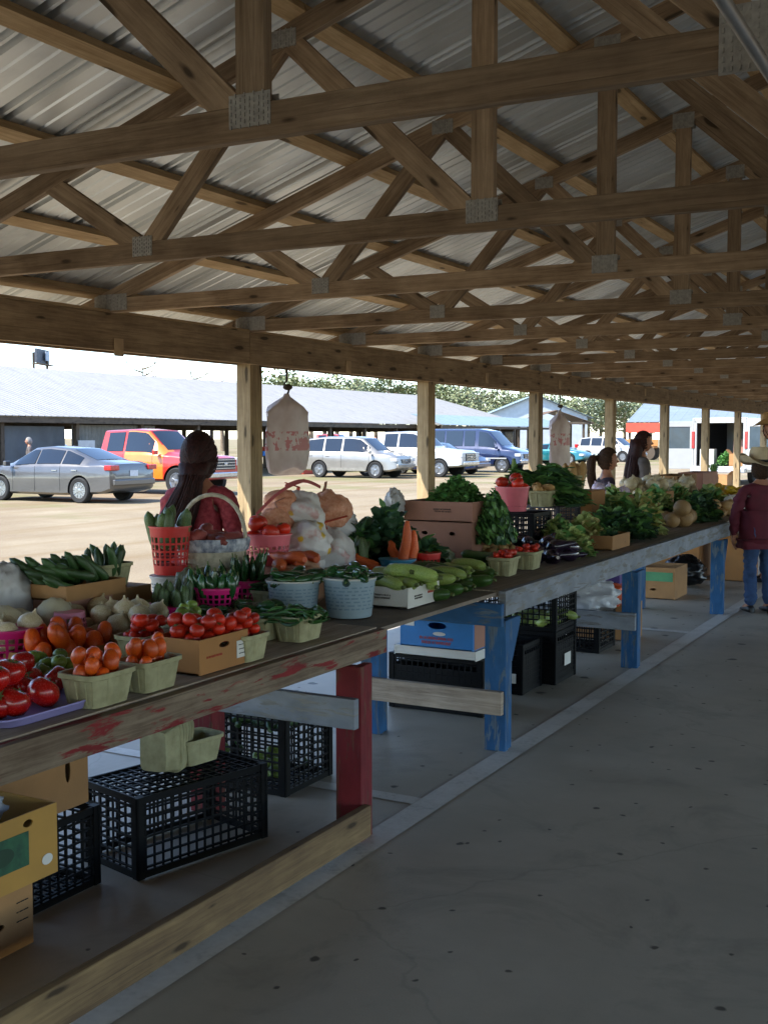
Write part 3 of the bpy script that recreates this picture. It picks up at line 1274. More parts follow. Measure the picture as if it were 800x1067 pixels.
def tub(c, d, h, label, mat=None, group='printed tubs'):
    r = d / 2
    m = MB()
    m.lathe([(r * .82, 0), (r * .84, .004), (r * .97, h * .9), (r * 1.03, h * .91), (r * 1.04, h), (r * .99, h), (r * .94, h * .86), (r * .8, .01)], 36)
    o = m.build('produce_tub', mat or TUBM, None, True, 35, c)
    b = MB()
    b.lathe([(r * 1.045, h * .955), (r * 1.06, h * .965), (r * 1.06, h * .99), (r * 1.045, h)], 36)
    b.build('rim', WHITEC, o, True, 30)
    p = MB()                                         # lines of faint print round the side
    for k in range(7):
        z = h * (.22 + .09 * k)
        rr = r * (.84 + .14 * z / h) * 1.004
        a = rnd(0, 1)
        while a < 2 * PI:
            w = rnd(.08, .3)
            vs = []
            for zz in (z, z + h * .035):
                for i in range(4):
                    aa = a + w * i / 3
                    q = r * (.84 + .144 * zz / h) * 1.006 + .0012
                    vs.append((q * math.cos(aa), q * math.sin(aa), zz))
            p.add(vs, [(i, i + 1, i + 5, i + 4) for i in range(3)])
            a += w + rnd(.05, .14)
    p.build('print', DARKB, o)
    return tag(o, label, 'tub', group)


DARKB = M('faded blue print', '#6d8490', .5)


def wall_holes(m, w, h, t, holes, org, ex, ey, mi=0):
    # rectangular wall with round or oval holes (cx, cz, rx, rz) cut clean through
    import bmesh
    bm = bmesh.new()
    def loop(pts):
        vs = [bm.verts.new((a, b, 0)) for a, b in pts]
        return [bm.edges.new((vs[i], vs[(i + 1) % len(vs)])) for i in range(len(vs))]
    es = loop([(0, 0), (w, 0), (w, h), (0, h)])
    for cx, cz, rx, rz in holes:
        es += loop([(cx + rx * math.cos(-2 * PI * k / 14), cz + rz * math.sin(-2 * PI * k / 14)) for k in range(14)])
    bmesh.ops.triangle_fill(bm, use_beauty=True, edges=es)
    r = bmesh.ops.extrude_face_region(bm, geom=list(bm.faces))
    for v in r['geom']:
        if isinstance(v, bmesh.types.BMVert):
            v.co.z += t
    bm.verts.index_update()
    o, ex, ey = Vector(org), Vector(ex), Vector(ey)
    ez = ex.cross(ey)
    m.add([o + ex * v.co.x + ey * v.co.y + ez * v.co.z for v in bm.verts], [tuple(v.index for v in f.verts) for f in bm.faces], mi)
    bm.free()


def carton(name, c, dx, dy, h, mat, label, rz=0.0, flaps=0, holesx=(), holesy=(), group='cardboard boxes', cat='box', inner=None, lid=False):
    # open box, origin at its base; holesx pierce the two walls across x, holesy the two across y
    t = .006
    m = MB()
    m.box((0, 0, t / 2 + .0005), (dx - .002, dy - .002, t))
    for s in (-1, 1):
        wall_holes(m, dy, h, t, holesx, (s * (dx / 2) - (t if s > 0 else 0), -dy / 2, 0), (0, 1, 0), (0, 0, 1))
        wall_holes(m, dx - 2 * t - .001, h - .001, t, holesy, (-dx / 2 + t + .0005, s * (dy / 2 - .001) + (t if s < 0 else 0), .0005), (1, 0, 0), (0, 0, 1))
    if lid:
        m.box((0, 0, h + t / 2), (dx, dy, t))
    o = m.build(name, mat, None, False, loc=c)
    o.rotation_euler = (0, 0, rz)
    if flaps:
        for s in (-1, 1):
            f = MB()
            a = R(35 + rnd(-10, 15))
            fl = min(dx, dy) * .38
            f.prism([(0, 0), (fl * math.cos(a), fl * math.sin(a) * flaps), (fl * math.cos(a), fl * math.sin(a) * flaps + .004), (0, .004)], (0, dy - .02, 0), (s * dx / 2, -dy / 2 + .01, h), (s, 0, 0), (0, 0, 1))
            f.build('flap', mat, o)
    return tag(o, label, cat, group)


def patch(par, name, mat, ctr, ex, ey, w, h, t=.0012, rounded=False, slant=0):
    m = MB()
    if rounded:
        poly = [(w / 2 * math.cos(2 * PI * k / 18), h / 2 * math.sin(2 * PI * k / 18)) for k in range(18)]
    else:
        poly = [(-w / 2, -h / 2), (w / 2, -h / 2), (w / 2 + slant, h / 2), (-w / 2 + slant, h / 2)]
    ez = Vector(ex).cross(Vector(ey)) * t
    m.prism(poly, ez, ctr, ex, ey)
    return m.build(name, mat, par)


def scribble(par, mat, ctr, ex, ey, w, h, rows=2):
    # rows of small printed marks
    m = MB()
    ctr, ex, ey = Vector(ctr), Vector(ex), Vector(ey)
    ez = ex.cross(ey)
    for r in range(rows):
        y = h * (.5 - (r + .5) / rows)
        lh = h / rows * .62
        x = -w / 2 + rnd(0, w * .1)
        while x < w / 2 - lh * .3:
            lw = lh * rnd(.35, .7)
            for k in range(random.choice((1, 2, 2))):
                q = ctr + ex * (x + k * lw * .6) + ey * (y + rnd(-.05, .05) * lh)
                m.prism([(0, -lh / 2), (lw * .3, -lh / 2), (lw * .3, lh / 2), (0, lh / 2)], ez * .001, q, ex, ey)
            if random.random() < .6:
                m.prism([(0, 0), (lw, 0), (lw, lh * .2), (0, lh * .2)], ez * .0013, ctr + ex * x + ey * (y + lh * random.choice((-.5, -.1, .3))), ex, ey)
            x += lw + lh * rnd(.2, .35)
    return m.build('print', mat, par)


def crate(c, L, Wd, h, label, rz=0.0, mat=None, nx=9, nz=5, flip=False, group='plastic harvest crates', solid=False):
    # harvest crate: lattice walls between four corner posts, lattice floor
    m = MB()
    b, t = .0075, .006
    def wall(o, ex, w):
        o, ex = Vector(o), Vector(ex)
        n = max(3, int(w / .037))
        for k in range(n + 1):
            x = w * k / n
            p = o + ex * x + Vector((0, 0, h / 2))
            d = (b, t, h) if abs(ex.x) > .5 else (t, b, h)
            m.box(p, d)
        q = max(3, int(h / .034))
        for k in range(q + 1):
            z = h * k / q
            hh = .026 if k in (0, q) else b
            z = min(max(z, hh / 2), h - hh / 2)
            p = o + ex * (w / 2) + Vector((0, 0, z))
            d = (w, t + .003, hh) if abs(ex.x) > .5 else (t + .003, w, hh)
            m.box(p, d)
        if solid:
            m.box(o + ex * (w / 2) + Vector((0, 0, h * .42)), (w * .98, .003, h * .7) if abs(ex.x) > .5 else (.003, w * .98, h * .7))
    for s in (-1, 1):
        wall((-L / 2, s * (Wd / 2 - t), 0), (1, 0, 0), L)
        wall((s * (L / 2 - t), -Wd / 2, 0), (0, 1, 0), Wd)
        for q in (-1, 1):
            m.box((s * (L / 2 - .014), q * (Wd / 2 - .014), h / 2), (.032, .032, h + .002))
    n = int(L / .04)
    for k in range(1, n):
        m.box((-L / 2 + L * k / n, 0, .0075), (b, Wd - .02, .007))
    n = int(Wd / .04)
    for k in range(1, n):
        m.box((0, -Wd / 2 + Wd * k / n, .0085), (L - .02, b, .007))
    o = m.build('harvest_crate', mat or BLACKPL, None, loc=c)
    o.rotation_euler = (PI if flip else 0, 0, rz)
    if flip:
        o.location.z += h
    return tag(o, label, 'crate', group)
# ================================================================== the red table, front to back
Z = ZT + .002
HY = PI / 2
# lilac tray of beefsteak tomatoes
c = T(28, 2.44, Z)
m = MB()
m.lathe([(.9, .0), (.94, .004), (1.02, .022), (1.05, .024), (1.05, .028), (1.0, .028), (.92, .008)], 40, sq=(.12, .20, 7))
o = m.build('produce_tray', M('lilac foam', '#8f88bd', .6, 0, .08), None, True, 40, c)
tag(o, 'shallow lilac foam tray of big red tomatoes at the table corner', 'tray')
c2 = T(8, 2.47, Z + .008)
lab = 'large glossy beefsteak tomato piled on the lilac tray'
for px, u, z, r in ((43, 2.42, .045, .050), (56, 2.52, .043, .044), (22, 2.53, .042, .046), (12, 2.40, .044, .047), (-8, 2.43, .046, .05), (-4, 2.55, .044, .048), (30, 2.60, .04, .04),
                    (8, 2.47, .112, .046), (-14, 2.5, .115, .046), (-6, 2.42, .12, .04), (22, 2.57, .105, .038)):
    q = T(px, u, Z + .006 + z)
    veg('beefsteak_tomato', q, r, (rnd(-.7, .7), rnd(-.7, .7), rnd(0, 6)), lab, 'beefsteak tomatoes on the lilac tray')
# green tomatoes
c = T(38, 2.70, Z)
o = carton('produce_tray', c, .20, .36, .03, CARD, 'low brown tray filled with small green tomatoes')
heap('green_tomato', c + Vector((0, 0, .008)), .19, .35, 30, .026, 'small green tomato in the low brown tray behind the red ones', 'green tomatoes in the low tray')
# extra baskets packed in between
for px, u, mt, kind, lb in ((196, 2.68, PULP, 'green_tomato', 'green tomatoes behind the orange brown box'), (150, 2.66, PULP, 'tomato', 'small tomatoes behind the front row'), (284, 2.92, PULP, 'pepper', 'dark peppers behind the steel blue tubs')):
    q = T(px, u, Z)
    berry(q, HY, 'berry basket of ' + lb, s=1.0)
    if kind == 'pepper':
        heap('pepper', q + Vector((0, 0, .07)), .12, .17, 26, .018, lb.replace('peppers', 'pepper heaped in the berry basket'), 'peppers in the middle berry basket', lie=True, ln=.1, tilt=1, cap=4)
    else:
        heap(kind, q + Vector((0, 0, .064)), .115, .165, 22, .026, lb.replace('tomatoes', 'tomato heaped in the berry basket'), lb + ', berry basket', cap=3.2)
lattice_basket(T(226, 2.88, Z + .06), .19, .10, HOTPINK, 'hot pink basket of squat green peppers in the middle of the table')
upright('pepper', T(226, 2.88, Z + .09), .07, 20, .14, .02, 'squat green pepper in the hot pink basket mid table', 'peppers in the middle pink basket', lean=.2)
# orange plum tomatoes in an open carton
c = T(66, 2.92, Z)
o = carton('produce_tray', c, .22, .36, .045, CARDO, 'low orange brown tray of plum tomatoes beside the pink baskets')
heap('orange_tomato', c + Vector((0, 0, .008)), .21, .35, 18, .038, 'orange red plum tomato in the tray beside the pink baskets', 'plum tomatoes in the low tray', zlen=1.3)
# hot pink basket + pale melons
c = T(8, 3.08, Z)
lattice_basket(c, .24, .115, HOTPINK, 'hot pink lattice basket holding pale onions at the left end')
heap('onion', c + Vector((0, 0, .02)), .19, .19, 5, .048, 'pale onion in the hot pink basket at the left end', 'onions in the hot pink basket')
c = T(17, 3.24, Z)
heap('melon', c, .30, .36, 4, .072, 'large pale round melon stacked behind the hot pink basket', 'pale melons behind the pink basket')
# light pink upturned basket
c = T(71, 2.99, Z)
lattice_basket(T(72, 3.06, Z + .03), .14, .105, LPINK, 'light pink lattice basket turned upside down before the onions', flip=True)
m = MB()
m.box((0, 0, .015), (.12, .12, .03))
tag(m.build('cardboard_block', CARD, None, loc=T(72, 3.06, Z)), 'small brown cardboard pad under the upturned pink basket', 'cardboard')
# onions in a wooden flat
c = T(118, 3.0, Z)
o = carton('onion_flat', c, .40, .30, .06, CARDO, 'flat open brown box heaped with pale onions')
heap('onion', c + Vector((0, 0, .008)), .38, .30, 22, .048, 'pale yellow onion heaped in the flat brown box', 'onions in the flat box')
# cucumber tray stacked at the back
c = T(112, 3.30, Z)
carton('support_box', c, .22, .30, .155, CARD, 'closed brown box lifting a berry basket of cucumbers', lid=True)
berry(c + Vector((0, 0, .163)), HY, 'berry basket of upright cucumbers on the closed brown box', s=1.02)
upright('cucumber', c + Vector((0, 0, .185)), .05, 11, .16, .021, 'dark cucumber standing in the berry basket on the closed box', 'cucumbers in the raised berry basket', lean=.3)
c = T(70, 3.28, Z)
carton('support_box', c, .24, .26, .145, CARDP, 'low brown carton under the slanting cucumber tray', lid=True)
carton('cucumber_tray', c + Vector((0, .03, .153)), .26, .34, .06, CARD, 'tan cardboard tray full of dark cucumbers before the sunlit lot')
lab = 'dark green cucumber leaning in the tan cardboard tray'
for k in range(34):
    d = Vector((rnd(-.5, .3), rnd(-1, -.3), rnd(.15, .8))).normalized()
    p = c + Vector((rnd(-.08, .08), rnd(-.12, .14), .20 + rnd(0, .06)))
    ro = d.to_track_quat('Z', 'Y').to_euler()
    veg('cucumber', p + d * .02, (.095, .095, rnd(.065, .085)), tuple(ro), lab, 'cucumbers in the tan tray')
blob('plastic_bag', T(4, 3.42, Z + .15), (.09, .12, .15), BAGW, .3, 2.2, label='white plastic bag standing at the far left of the table', cat='bag')
blob('plastic_bag', T(48, 3.22, Z + .05), (.08, .09, .065), BAGG, .4, 3, label='crumpled blue grey plastic bag below the cucumber tray', cat='bag')
# berry basket of tomatoes at the back
c = T(147, 3.26, Z)
berry(c, HY, 'berry basket of small tomatoes left of the tall red basket')
heap('tomato', c + Vector((0, 0, .06)), .10, .14, 12, .029, 'small red tomato in the berry basket left of the tall red basket', 'tomatoes left of the tall red basket')
# tall red basket on a white tub
c = T(178, 3.3, Z)
tub(c, .18, .165, 'plain white tub turned stand under the tall red basket', WHITEC, group='tubs')
lattice_basket(c + Vector((0, 0, .17)), .185, .215, REDPL, 'tall red lattice basket of cucumbers on a white tub', .78, 4, 20)
upright('pickling_cucumber', c + Vector((0, 0, .28)), .06, 9, .19, .026, 'cucumber standing up in the tall red basket', 'cucumbers in the tall red basket', lean=.3)
# hot pink basket of cucumbers
c = T(179, 2.98, Z)
lattice_basket(c, .21, .10, HOTPINK, 'low hot pink basket packed with upright cucumbers behind the tomato box')
upright('pickling_cucumber', c + Vector((0, 0, .02)), .08, 22, .165, .017, 'slim cucumber standing in the low hot pink basket', 'cucumbers in the low hot pink basket', lean=.12)
heap('green_tomato', T(150, 2.86, Z), .16, .16, 10, .03, 'green tomato lying loose before the low hot pink basket', 'loose green tomatoes')
# front row: baskets and the orange box
c1 = T(100, 2.345, Z)
berry(c1, HY, 'berry basket of orange tomatoes nearest the camera on the front edge', s=1.06)
heap('orange_tomato', c1 + Vector((0, 0, .068)), .122, .175, 30, .027, 'orange red tomato heaped in the berry basket nearest the camera', 'tomatoes in the nearest berry basket', zlen=1.12, cap=3.2)
c1 = T(153, 2.345, Z)
berry(c1, HY, 'berry basket of tomatoes beside the orange brown box, left of it', s=1.02)
heap('orange_tomato', c1 + Vector((0, 0, .066)), .116, .165, 28, .027, 'orange red tomato in the berry basket just left of the orange brown box', 'tomatoes in the second berry basket', zlen=1.12, cap=3.2)
c1 = T(208, 2.41, Z)
bx = carton('tomato_box', c1, .205, .275, .118, CARDO, 'orange brown cardboard box of tomatoes with a white sticker', holesx=((.138, .085, .03, .010),))
patch(bx, 'sticker', STICK, (.1035, .10, .055), (0, 1, 0), (0, 0, 1), .062, .06)
for k in range(3):
    scribble(bx, DARKPR, (.105, .10, .040 + .015 * k), (0, 1, 0), (0, 0, 1), .045, .004, 1)
scribble(bx, REDPR, (.1035, -.06, .055), (0, 1, 0), (0, 0, 1), .09, .012, 1)
heap('tomato', c1 + Vector((0, 0, .078)), .175, .25, 42, .029, 'red tomato in the orange brown box with a white sticker', 'tomatoes in the orange brown box', zlen=1.05, cap=3.0)
c1 = T(254, 2.35, Z)
berry(c1, HY, 'small berry basket of tomatoes beside the sticker box, right of it', s=(.82, .95, 1.0))
heap('tomato', c1 + Vector((0, 0, .066)), .09, .13, 16, .025, 'red tomato in the berry basket right of the sticker box', 'tomatoes right of the sticker box', cap=4)
c1 = T(276, 2.53, Z)
berry(c1, HY, 'pale green berry basket of pods between tomatoes and green beans', s=.95)
heap('green_bean', c1 + Vector((0, 0, .07)), .13, .17, 26, .014, 'green pod in the berry basket behind the tomatoes', 'pods in the pale basket', lie=True, ln=.11, tilt=1)
c1 = T(311, 2.40, Z)
berry(c1, HY, 'berry basket overflowing with green beans on the front edge', s=1.05)
heap('green_bean', c1 + Vector((0, 0, .075)), .18, .23, 75, .014, 'slim green bean spilling from the front berry basket', 'beans in the overflowing berry basket', cap=5, lie=True, ln=.12, tilt=1)
# heap of dark peppers
c1 = T(236, 2.80, Z)
carton('pepper_flat', c1, .34, .38, .055, CARD, 'low flat of dark green peppers in the middle of the table')
heap('pepper', c1 + Vector((0, 0, .01)), .34, .40, 120, .021, 'dark glossy pepper loose in the low flat', 'peppers in the low flat', cap=6, lie=True, ln=.10, tilt=1, tries=14)
heap('green_tomato', T(222, 2.58, Z), .10, .28, 12, .03, 'green tomato behind the sticker box', 'green tomatoes behind the sticker box')
# printed tubs of peppers
c1 = T(364, 2.52, Z)
tub(c1, .235, .175, 'steel blue printed tub of peppers nearest the aisle')
heap('pepper', c1 + Vector((0, 0, .15)), .19, .19, 34, .022, 'dark pepper in the printed tub nearest the aisle', 'peppers in the front tub', lie=True, ln=.12, tilt=1)
c1 = T(306, 2.73, Z)
tub(c1, .235, .165, 'steel blue printed tub of peppers behind the green beans')
heap('pepper', c1 + Vector((0, 0, .14)), .19, .19, 30, .022, 'dark pepper in the printed tub behind the green beans', 'peppers in the rear tub', lie=True, ln=.12, tilt=1)
# hot pink basket of long peppers
c1 = T(255, 3.06, Z)
lattice_basket(c1, .2, .13, HOTPINK, 'hot pink lattice basket of dark long peppers below the wicker handle')
upright('pepper', c1 + Vector((0, 0, .05)), .075, 22, .19, .016, 'long dark pepper standing in the hot pink basket by the wicker one', 'peppers in the hot pink basket', lean=.3)
# handled wicker basket with lining
c1 = T(222, 3.24, Z)
w = MB()
prf = [(.135, 0), (.14, .01), (.160, .295), (.166, .30), (.166, .312), (.154, .312), (.148, .29), (.128, .012)]
w.lathe(prf, 60, wob=lambda j, k: .012 * (1 if (k // 2) % 2 else -1) if 0 < j < 3 else 0)
wb = w.build('wicker_basket', WICK, None, True, 50, c1)
tag(wb, 'tall whitewashed wicker basket with arched handle and blue lining', 'basket')
h = MB()
hp = [(-.16 * math.cos(PI * k / 16), 0, .28 + .24 * math.sin(PI * k / 16) ** .8) for k in range(17)]
h.tube(hp, .010, 8)
hh = h.build('handle', WICK, wb, True, 50)
hh.rotation_euler = (0, 0, R(20))
h = MB()
h.lathe([(.163, .262), (.170, .275), (.174, .312), (.170, .322), (.152, .318), (.145, .27)], 48, wob=lambda j, k: .02 * math.sin(k * 1.7) + rnd(-.01, .01))
h.build('lining', LINEN, wb, True, 60)
heap('sweet_potato', c1 + Vector((0, 0, .28)), .27, .27, 12, .036, 'reddish sweet potato in the handled wicker basket', 'sweet potatoes in the wicker basket', lie=True, ln=.15, tilt=2)
blob('produce_bag', T(204, 3.02, Z + .1), (.09, .12, .12), BAGN, .35, 2.4, label='olive grey produce bag leaning on the wicker basket', cat='bag')
# rose basket of red tomatoes on a carton
c1 = T(279, 3.2, Z)
carton('support_box', c1, .26, .26, .15, CARDP, 'rosy brown carton lifting the rose pink basket', lid=True)
lattice_basket(c1 + Vector((0, 0, .157)), .235, .15, ROSEPL, 'rose pink basket of red tomatoes before the white bags', band=.3)
heap('tomato', c1 + Vector((0, 0, .25)), .2, .2, 12, .044, 'large red tomato in the rose pink basket', 'tomatoes in the rose pink basket')
# carrots on a tan bag
blob('produce_bag', T(310, 2.95, Z + .085), (.13, .17, .11), BAGT, .3, 2.4, label='tan plastic produce bag under the orange carrots', cat='bag')
for k, (px, dz) in enumerate(((292, .19), (306, .195), (318, .205), (300, .215))):
    veg('carrot', T(px, 2.98, Z + dz), (.15, .15, .13), (PI / 2, .2 * k, R(30 + 14 * k)), 'thick orange carrot lying on the tan bag', 'carrots on the tan bag')
# citrus bags
for px, u, z, r, mt, lb in ((287, 3.3, .30, (.10, .14, .12), BAGO, 'orange net bag of fruit behind the rose pink basket'), (306, 3.22, .12, (.14, .15, .14), BAGC, 'white printed bag with yellow spots at the bottom of the bag heap'),
                            (343, 3.2, .14, (.13, .15, .15), BAGC, 'white printed bag with yellow spots at the right of the bag heap'), (312, 3.28, .36, (.13, .15, .13), BAGC, 'white printed bag on top of the bag heap'),
                            (341, 3.3, .38, (.12, .14, .11), BAGO, 'rusty net bag tied with a twist on the bag heap')):
    o = blob('fruit_bag', T(px, u, Z + z), r, mt, .42, 1.7, sharp=.6, label=lb, cat='bag', group='fruit bags in the heap')
    tt = MB()
    tw = [(rnd(-.03, .03), rnd(-.02, .02), r[2] * .75), (rnd(-.02, .02), rnd(-.03, .03), r[2] * 1.25), (rnd(-.1, .1), rnd(-.12, .12), r[2] * 1.45)]
    tt.tube(tw, [.018, .012, .010], 7, flat=.3)
    tt.build('tie', REDPR if mt is BAGC else CARDP, o, True)
for px, u, z, r, mt, lb in ((322, 3.12, .25, (.11, .13, .11), BAGC, 'white printed bag in the middle of the bag heap'), (296, 3.34, .42, (.11, .13, .09), BAGO, 'orange net bag lying at the top left of the bag heap'), (353, 3.36, .27, (.10, .13, .12), BAGW, 'plain white bag at the right back of the bag heap')):
    blob('fruit_bag', T(px, u, Z + z), r, mt, .42, 1.7, sharp=.6, label=lb, cat='bag', group='fruit bags in the heap')
for k, (pa_, pb_) in enumerate((((268, 3.3, .40), (318, 3.25, .56)), ((298, 3.2, .54), (334, 3.22, .52)))):
    a_, b_ = T(pa_[0], pa_[1], Z + pa_[2]), T(pb_[0], pb_[1], Z + pb_[2])
    m = MB()
    m.tube([a_.lerp(b_, i / 8) + Vector((0, 0, .03 * math.sin(PI * i / 8))) for i in range(9)], .009, 6, flat=.4)
    tag(m.build('bag_strap', M('faded red webbing', '#a5484a', .7), None, True), ('faded red strap draped down the left of the bag heap', 'faded red strap lying across the top of the bag heap')[k], 'strap')
# hot pink basket of short cucumbers
c1 = T(366, 3.16, Z)
lattice_basket(c1, .21, .10, HOTPINK, 'hot pink basket of short cucumbers below the collards')
upright('pickling_cucumber', c1 + Vector((0, 0, .03)), .08, 20, .19, .019, 'short cucumber standing in the pink basket below the collards', 'cucumbers in the pink basket by the collards', lean=.12)
# white squash box
c1 = T(420, 2.49, Z)
bx = carton('squash_box', c1, .22, .33, .095, WHITEC, 'low white carton of pale green squash on the plywood')
scribble(bx, DARKPR, (.1108, -.06, .045), (0, 1, 0), (0, 0, 1), .085, .022, 2)
scribble(bx, REDPR, (.1108, .08, .055), (0, 1, 0), (0, 0, 1), .095, .018, 1)
scribble(bx, DARKPR, (-.03, -.1662, .05), (1, 0, 0), (0, 0, 1), .10, .026, 2)
heap('green_squash', c1 + Vector((0, 0, .06)), .2, .30, 9, .042, 'pale green squash in the low white carton', 'squash in the white carton', lie=True, ln=.27, yaw=R(75))
# blue basket of carrots
c1 = T(414, 2.9, Z)
lattice_basket(c1, .20, .12, BLUEPL, 'sky blue basket holding a few thick carrots')
for dx, dy, d, L in ((.03, .0, (.10, .05, 1), .30), (.05, .07, (.04, .06, 1), .24), (-.05, -.06, (-.9, -.3, .5), .22), (0, .05, (-.5, .2, .8), .2)):
    ro = (-Vector(d)).to_track_quat('Z', 'Y').to_euler()
    veg('carrot', c1 + Vector((dx, dy, .05)) + Vector(d).normalized() * L / 2, (.145, .145, L * .44), tuple(ro), 'thick orange carrot standing in the sky blue basket', 'carrots in the blue basket')
# collards
leafpile('collard_greens', T(378, 3.25, Z), (.36, .40, .30), 190, .15, .11, [LEAFD, LEAFD, LEAFM], 'dark collard bunch behind the short cucumbers', 'greens', 'collard bunches')
leafpile('collard_greens', T(404, 3.22, Z), (.36, .44, .36), 220, .15, .11, [LEAFD, LEAFD, LEAFM], 'dark collard bunch behind the blue carrot basket', 'greens', 'collard bunches')
leafpile('collard_greens', T(436, 2.92, Z), (.34, .40, .22), 160, .14, .10, [LEAFD, LEAFD, LEAFM], 'dark collard bunch before the rosy brown cartons', 'greens', 'collard bunches')
blob('plastic_bag', T(411, 3.36, Z + .36), (.06, .07, .10), BAGW, .4, 3, label='small white bag tucked beside the rosy brown cartons', cat='bag')
# rosy cartons with herbs
c1 = T(468, 3.08, Z)
b1 = carton('herb_carton', c1, .46, .34, .255, CARDP, 'lower rosy brown carton of the herb stack', lid=True, holesy=((.13, .19, .022, .012), (.32, .19, .022, .012)))
b2 = carton('herb_carton', c1 + Vector((0, 0, .264)), .47, .35, .125, CARDP, 'upper rosy brown carton overflowing with herbs')
scribble(b2, DARKPR, (.03, -.1762, .07), (1, 0, 0), (0, 0, 1), .12, .028, 2)
leafpile('herb_bunch', c1 + Vector((.04, .02, .36)), (.40, .36, .17), 420, .06, .05, [LEAFM, LEAFM, LEAFB], 'bright leafy herbs heaped in the upper rosy carton', 'herbs', 'herb bunches')
leafpile('herb_bunch', c1 + Vector((.30, .02, .12)), (.24, .36, .34), 300, .07, .05, [LEAFM, LEAFD, LEAFM], 'leafy herbs hanging down beside the rosy cartons', 'herbs', 'herb bunches', spread=(.5, 0, -.6))
# zucchini
lab, grp = 'dark zucchini in the loose row beside the white carton', 'zucchini beside the white carton'
for k in range(15):
    px, u = 446 + (k % 5) * 14 + rnd(-4, 4), 2.44 + .12 * (k // 4) + rnd(-.02, .02)
    q = T(px, u, Z + .034 + (.055 if k in (5, 6, 9, 10) else 0))
    veg('zucchini', q, (.16, .16, rnd(.12, .15)), (PI / 2, rnd(0, 6), R(80) + rnd(-.3, .3)), lab, grp)
for k in range(4):
    veg('green_squash', T(452 + 12 * k, 2.46 + .03 * k, Z + .09), (.15, .15, .12), (PI / 2, rnd(0, 6), R(80) + rnd(-.3, .3)), 'lighter green squash on top of the zucchini', 'squash on the zucchini')
for k in range(10):
    veg('zucchini', T(487 + 4 * (k % 4) + rnd(-2, 2), 2.86 + .03 * k, Z + .02 + .03 * (k % 3)), (.085, .085, .2), (PI / 2, 0, R(84) + rnd(-.12, .12)), 'long slim green squash below the rosy cartons', 'slim squash below the cartons')
lattice_basket(T(444, 2.82, Z), .16, .14, REDPL, 'small red basket wedged between collards and zucchini')
blob('produce_bag', T(463, 2.86, Z + .06), (.06, .07, .08), BAGN, .3, 3, label='olive produce bag beside the small red basket', cat='bag')
# potatoes, then berry baskets of strawberries
heap('potato', T(518, 2.80, Z), .2, .26, 16, .036, 'brown potato heaped behind the red berry baskets', 'potatoes behind the red baskets', lie=True, ln=.1, tilt=2, cap=4)
for px, lb in ((524, 'berry basket of small red tomatoes at the end of the plywood'), (549, 'berry basket of small red tomatoes nearest the blue table')):
    c1 = T(px, 2.50, Z)
    berry(c1, HY + .1, lb, s=1.12)
    heap('tomato', c1 + Vector((0, 0, .075)), .125, .18, 26, .022, 'small bright tomato in the ' + lb[:12] + (' at the end of the plywood' if px < 530 else ' nearest the blue table'), 'small tomatoes, ' + ('first' if px < 530 else 'second') + ' red basket')
# ================================================================== the blue table
c1 = T(530, 3.08, Z)
crate(c1, .5, .36, .26, 'black crate on the table under the rose tub', 0)
lattice_basket(c1 + Vector((.03, -.02, .265)), .24, .17, ROSEPL, 'rose pink tub of red tomatoes raised on a black crate', .8, band=.75, base_band=.22, rows=1)
heap('tomato', c1 + Vector((.03, -.02, .38)), .21, .21, 14, .046, 'red tomato in the rose tub on the black crate', 'tomatoes in the rose tub')
c2 = T(541, 3.15, Z + .268)
berry(c2 + Vector((.1, .2, 0)), HY, 'berry basket beside the rose tub on the crate', s=1.25)
heap('potato', c2 + Vector((.1, .2, .07)), .13, .18, 8, .034, 'brown potato in the berry basket beside the rose tub', 'potatoes beside the rose tub', lie=True, ln=.1, tilt=2)
c2 = T(566, 3.16, Z)
crate(c2, .42, .5, .27, 'dark purple crate under the tall heap of greens', 0, NAVYPL)
for k, (dx, dy, dz) in enumerate(((-.14, -.14, 0), (.06, .0, .04), (-.05, .22, .02), (.16, -.1, -.02))):
    leafpile('collard_greens', c2 + Vector((dx, dy, .275 + dz)), (.42, .45, .27), 170, .19, .085, [LEAFD, LEAFM, LEAFM], ('long green bunch at the near end of the tall heap', 'long green bunch on top of the tall heap', 'long green bunch at the back of the tall heap', 'long green bunch hanging over the purple crate')[k], 'greens', 'bunches in the tall heap', spread=(.7, .25, .05))
lab = 'dark aubergine piled before the black crate'
heap('eggplant', T(556, 2.78, Z), .36, .6, 20, .05, lab, 'aubergines before the crate', cap=3, lie=True, ln=.2, tilt=1.5)
heap('eggplant', T(580, 2.48, Z), .26, .42, 12, .05, 'dark aubergine beside the pale lettuce', 'aubergines beside the lettuce', lie=True, ln=.2, tilt=1.5)
leafpile('lettuce_head', T(594, 2.50, Z), (.26, .40, .20), 150, .10, .10, [LEAFL, LEAFL, LEAFB], 'pale lettuce next to the dark aubergines', 'lettuce', 'pale lettuces', ruff=.3)
leafpile('lettuce_head', T(608, 2.62, Z), (.30, .42, .24), 160, .10, .10, [LEAFL, LEAFL, LEAFY], 'pale lettuce before the box with round holes', 'lettuce', 'pale lettuces', ruff=.3)
leafpile('lettuce_head', T(580, 2.74, Z), (.26, .36, .22), 120, .10, .10, [LEAFL, LEAFM], 'pale lettuce behind the aubergines', 'lettuce', 'pale lettuces', ruff=.3)
carton('produce_tray', T(628, 2.50, Z), .26, .42, .10, CARD, 'low brown tray right of the pale lettuce')
leafpile('herb_bunch', T(630, 2.50, Z + .03), (.2, .34, .10), 100, .09, .05, [LEAFM, LEAFD], 'flat green bunch in the low brown tray', 'herbs', 'herb bunches')
c2 = T(604, 3.08, Z)
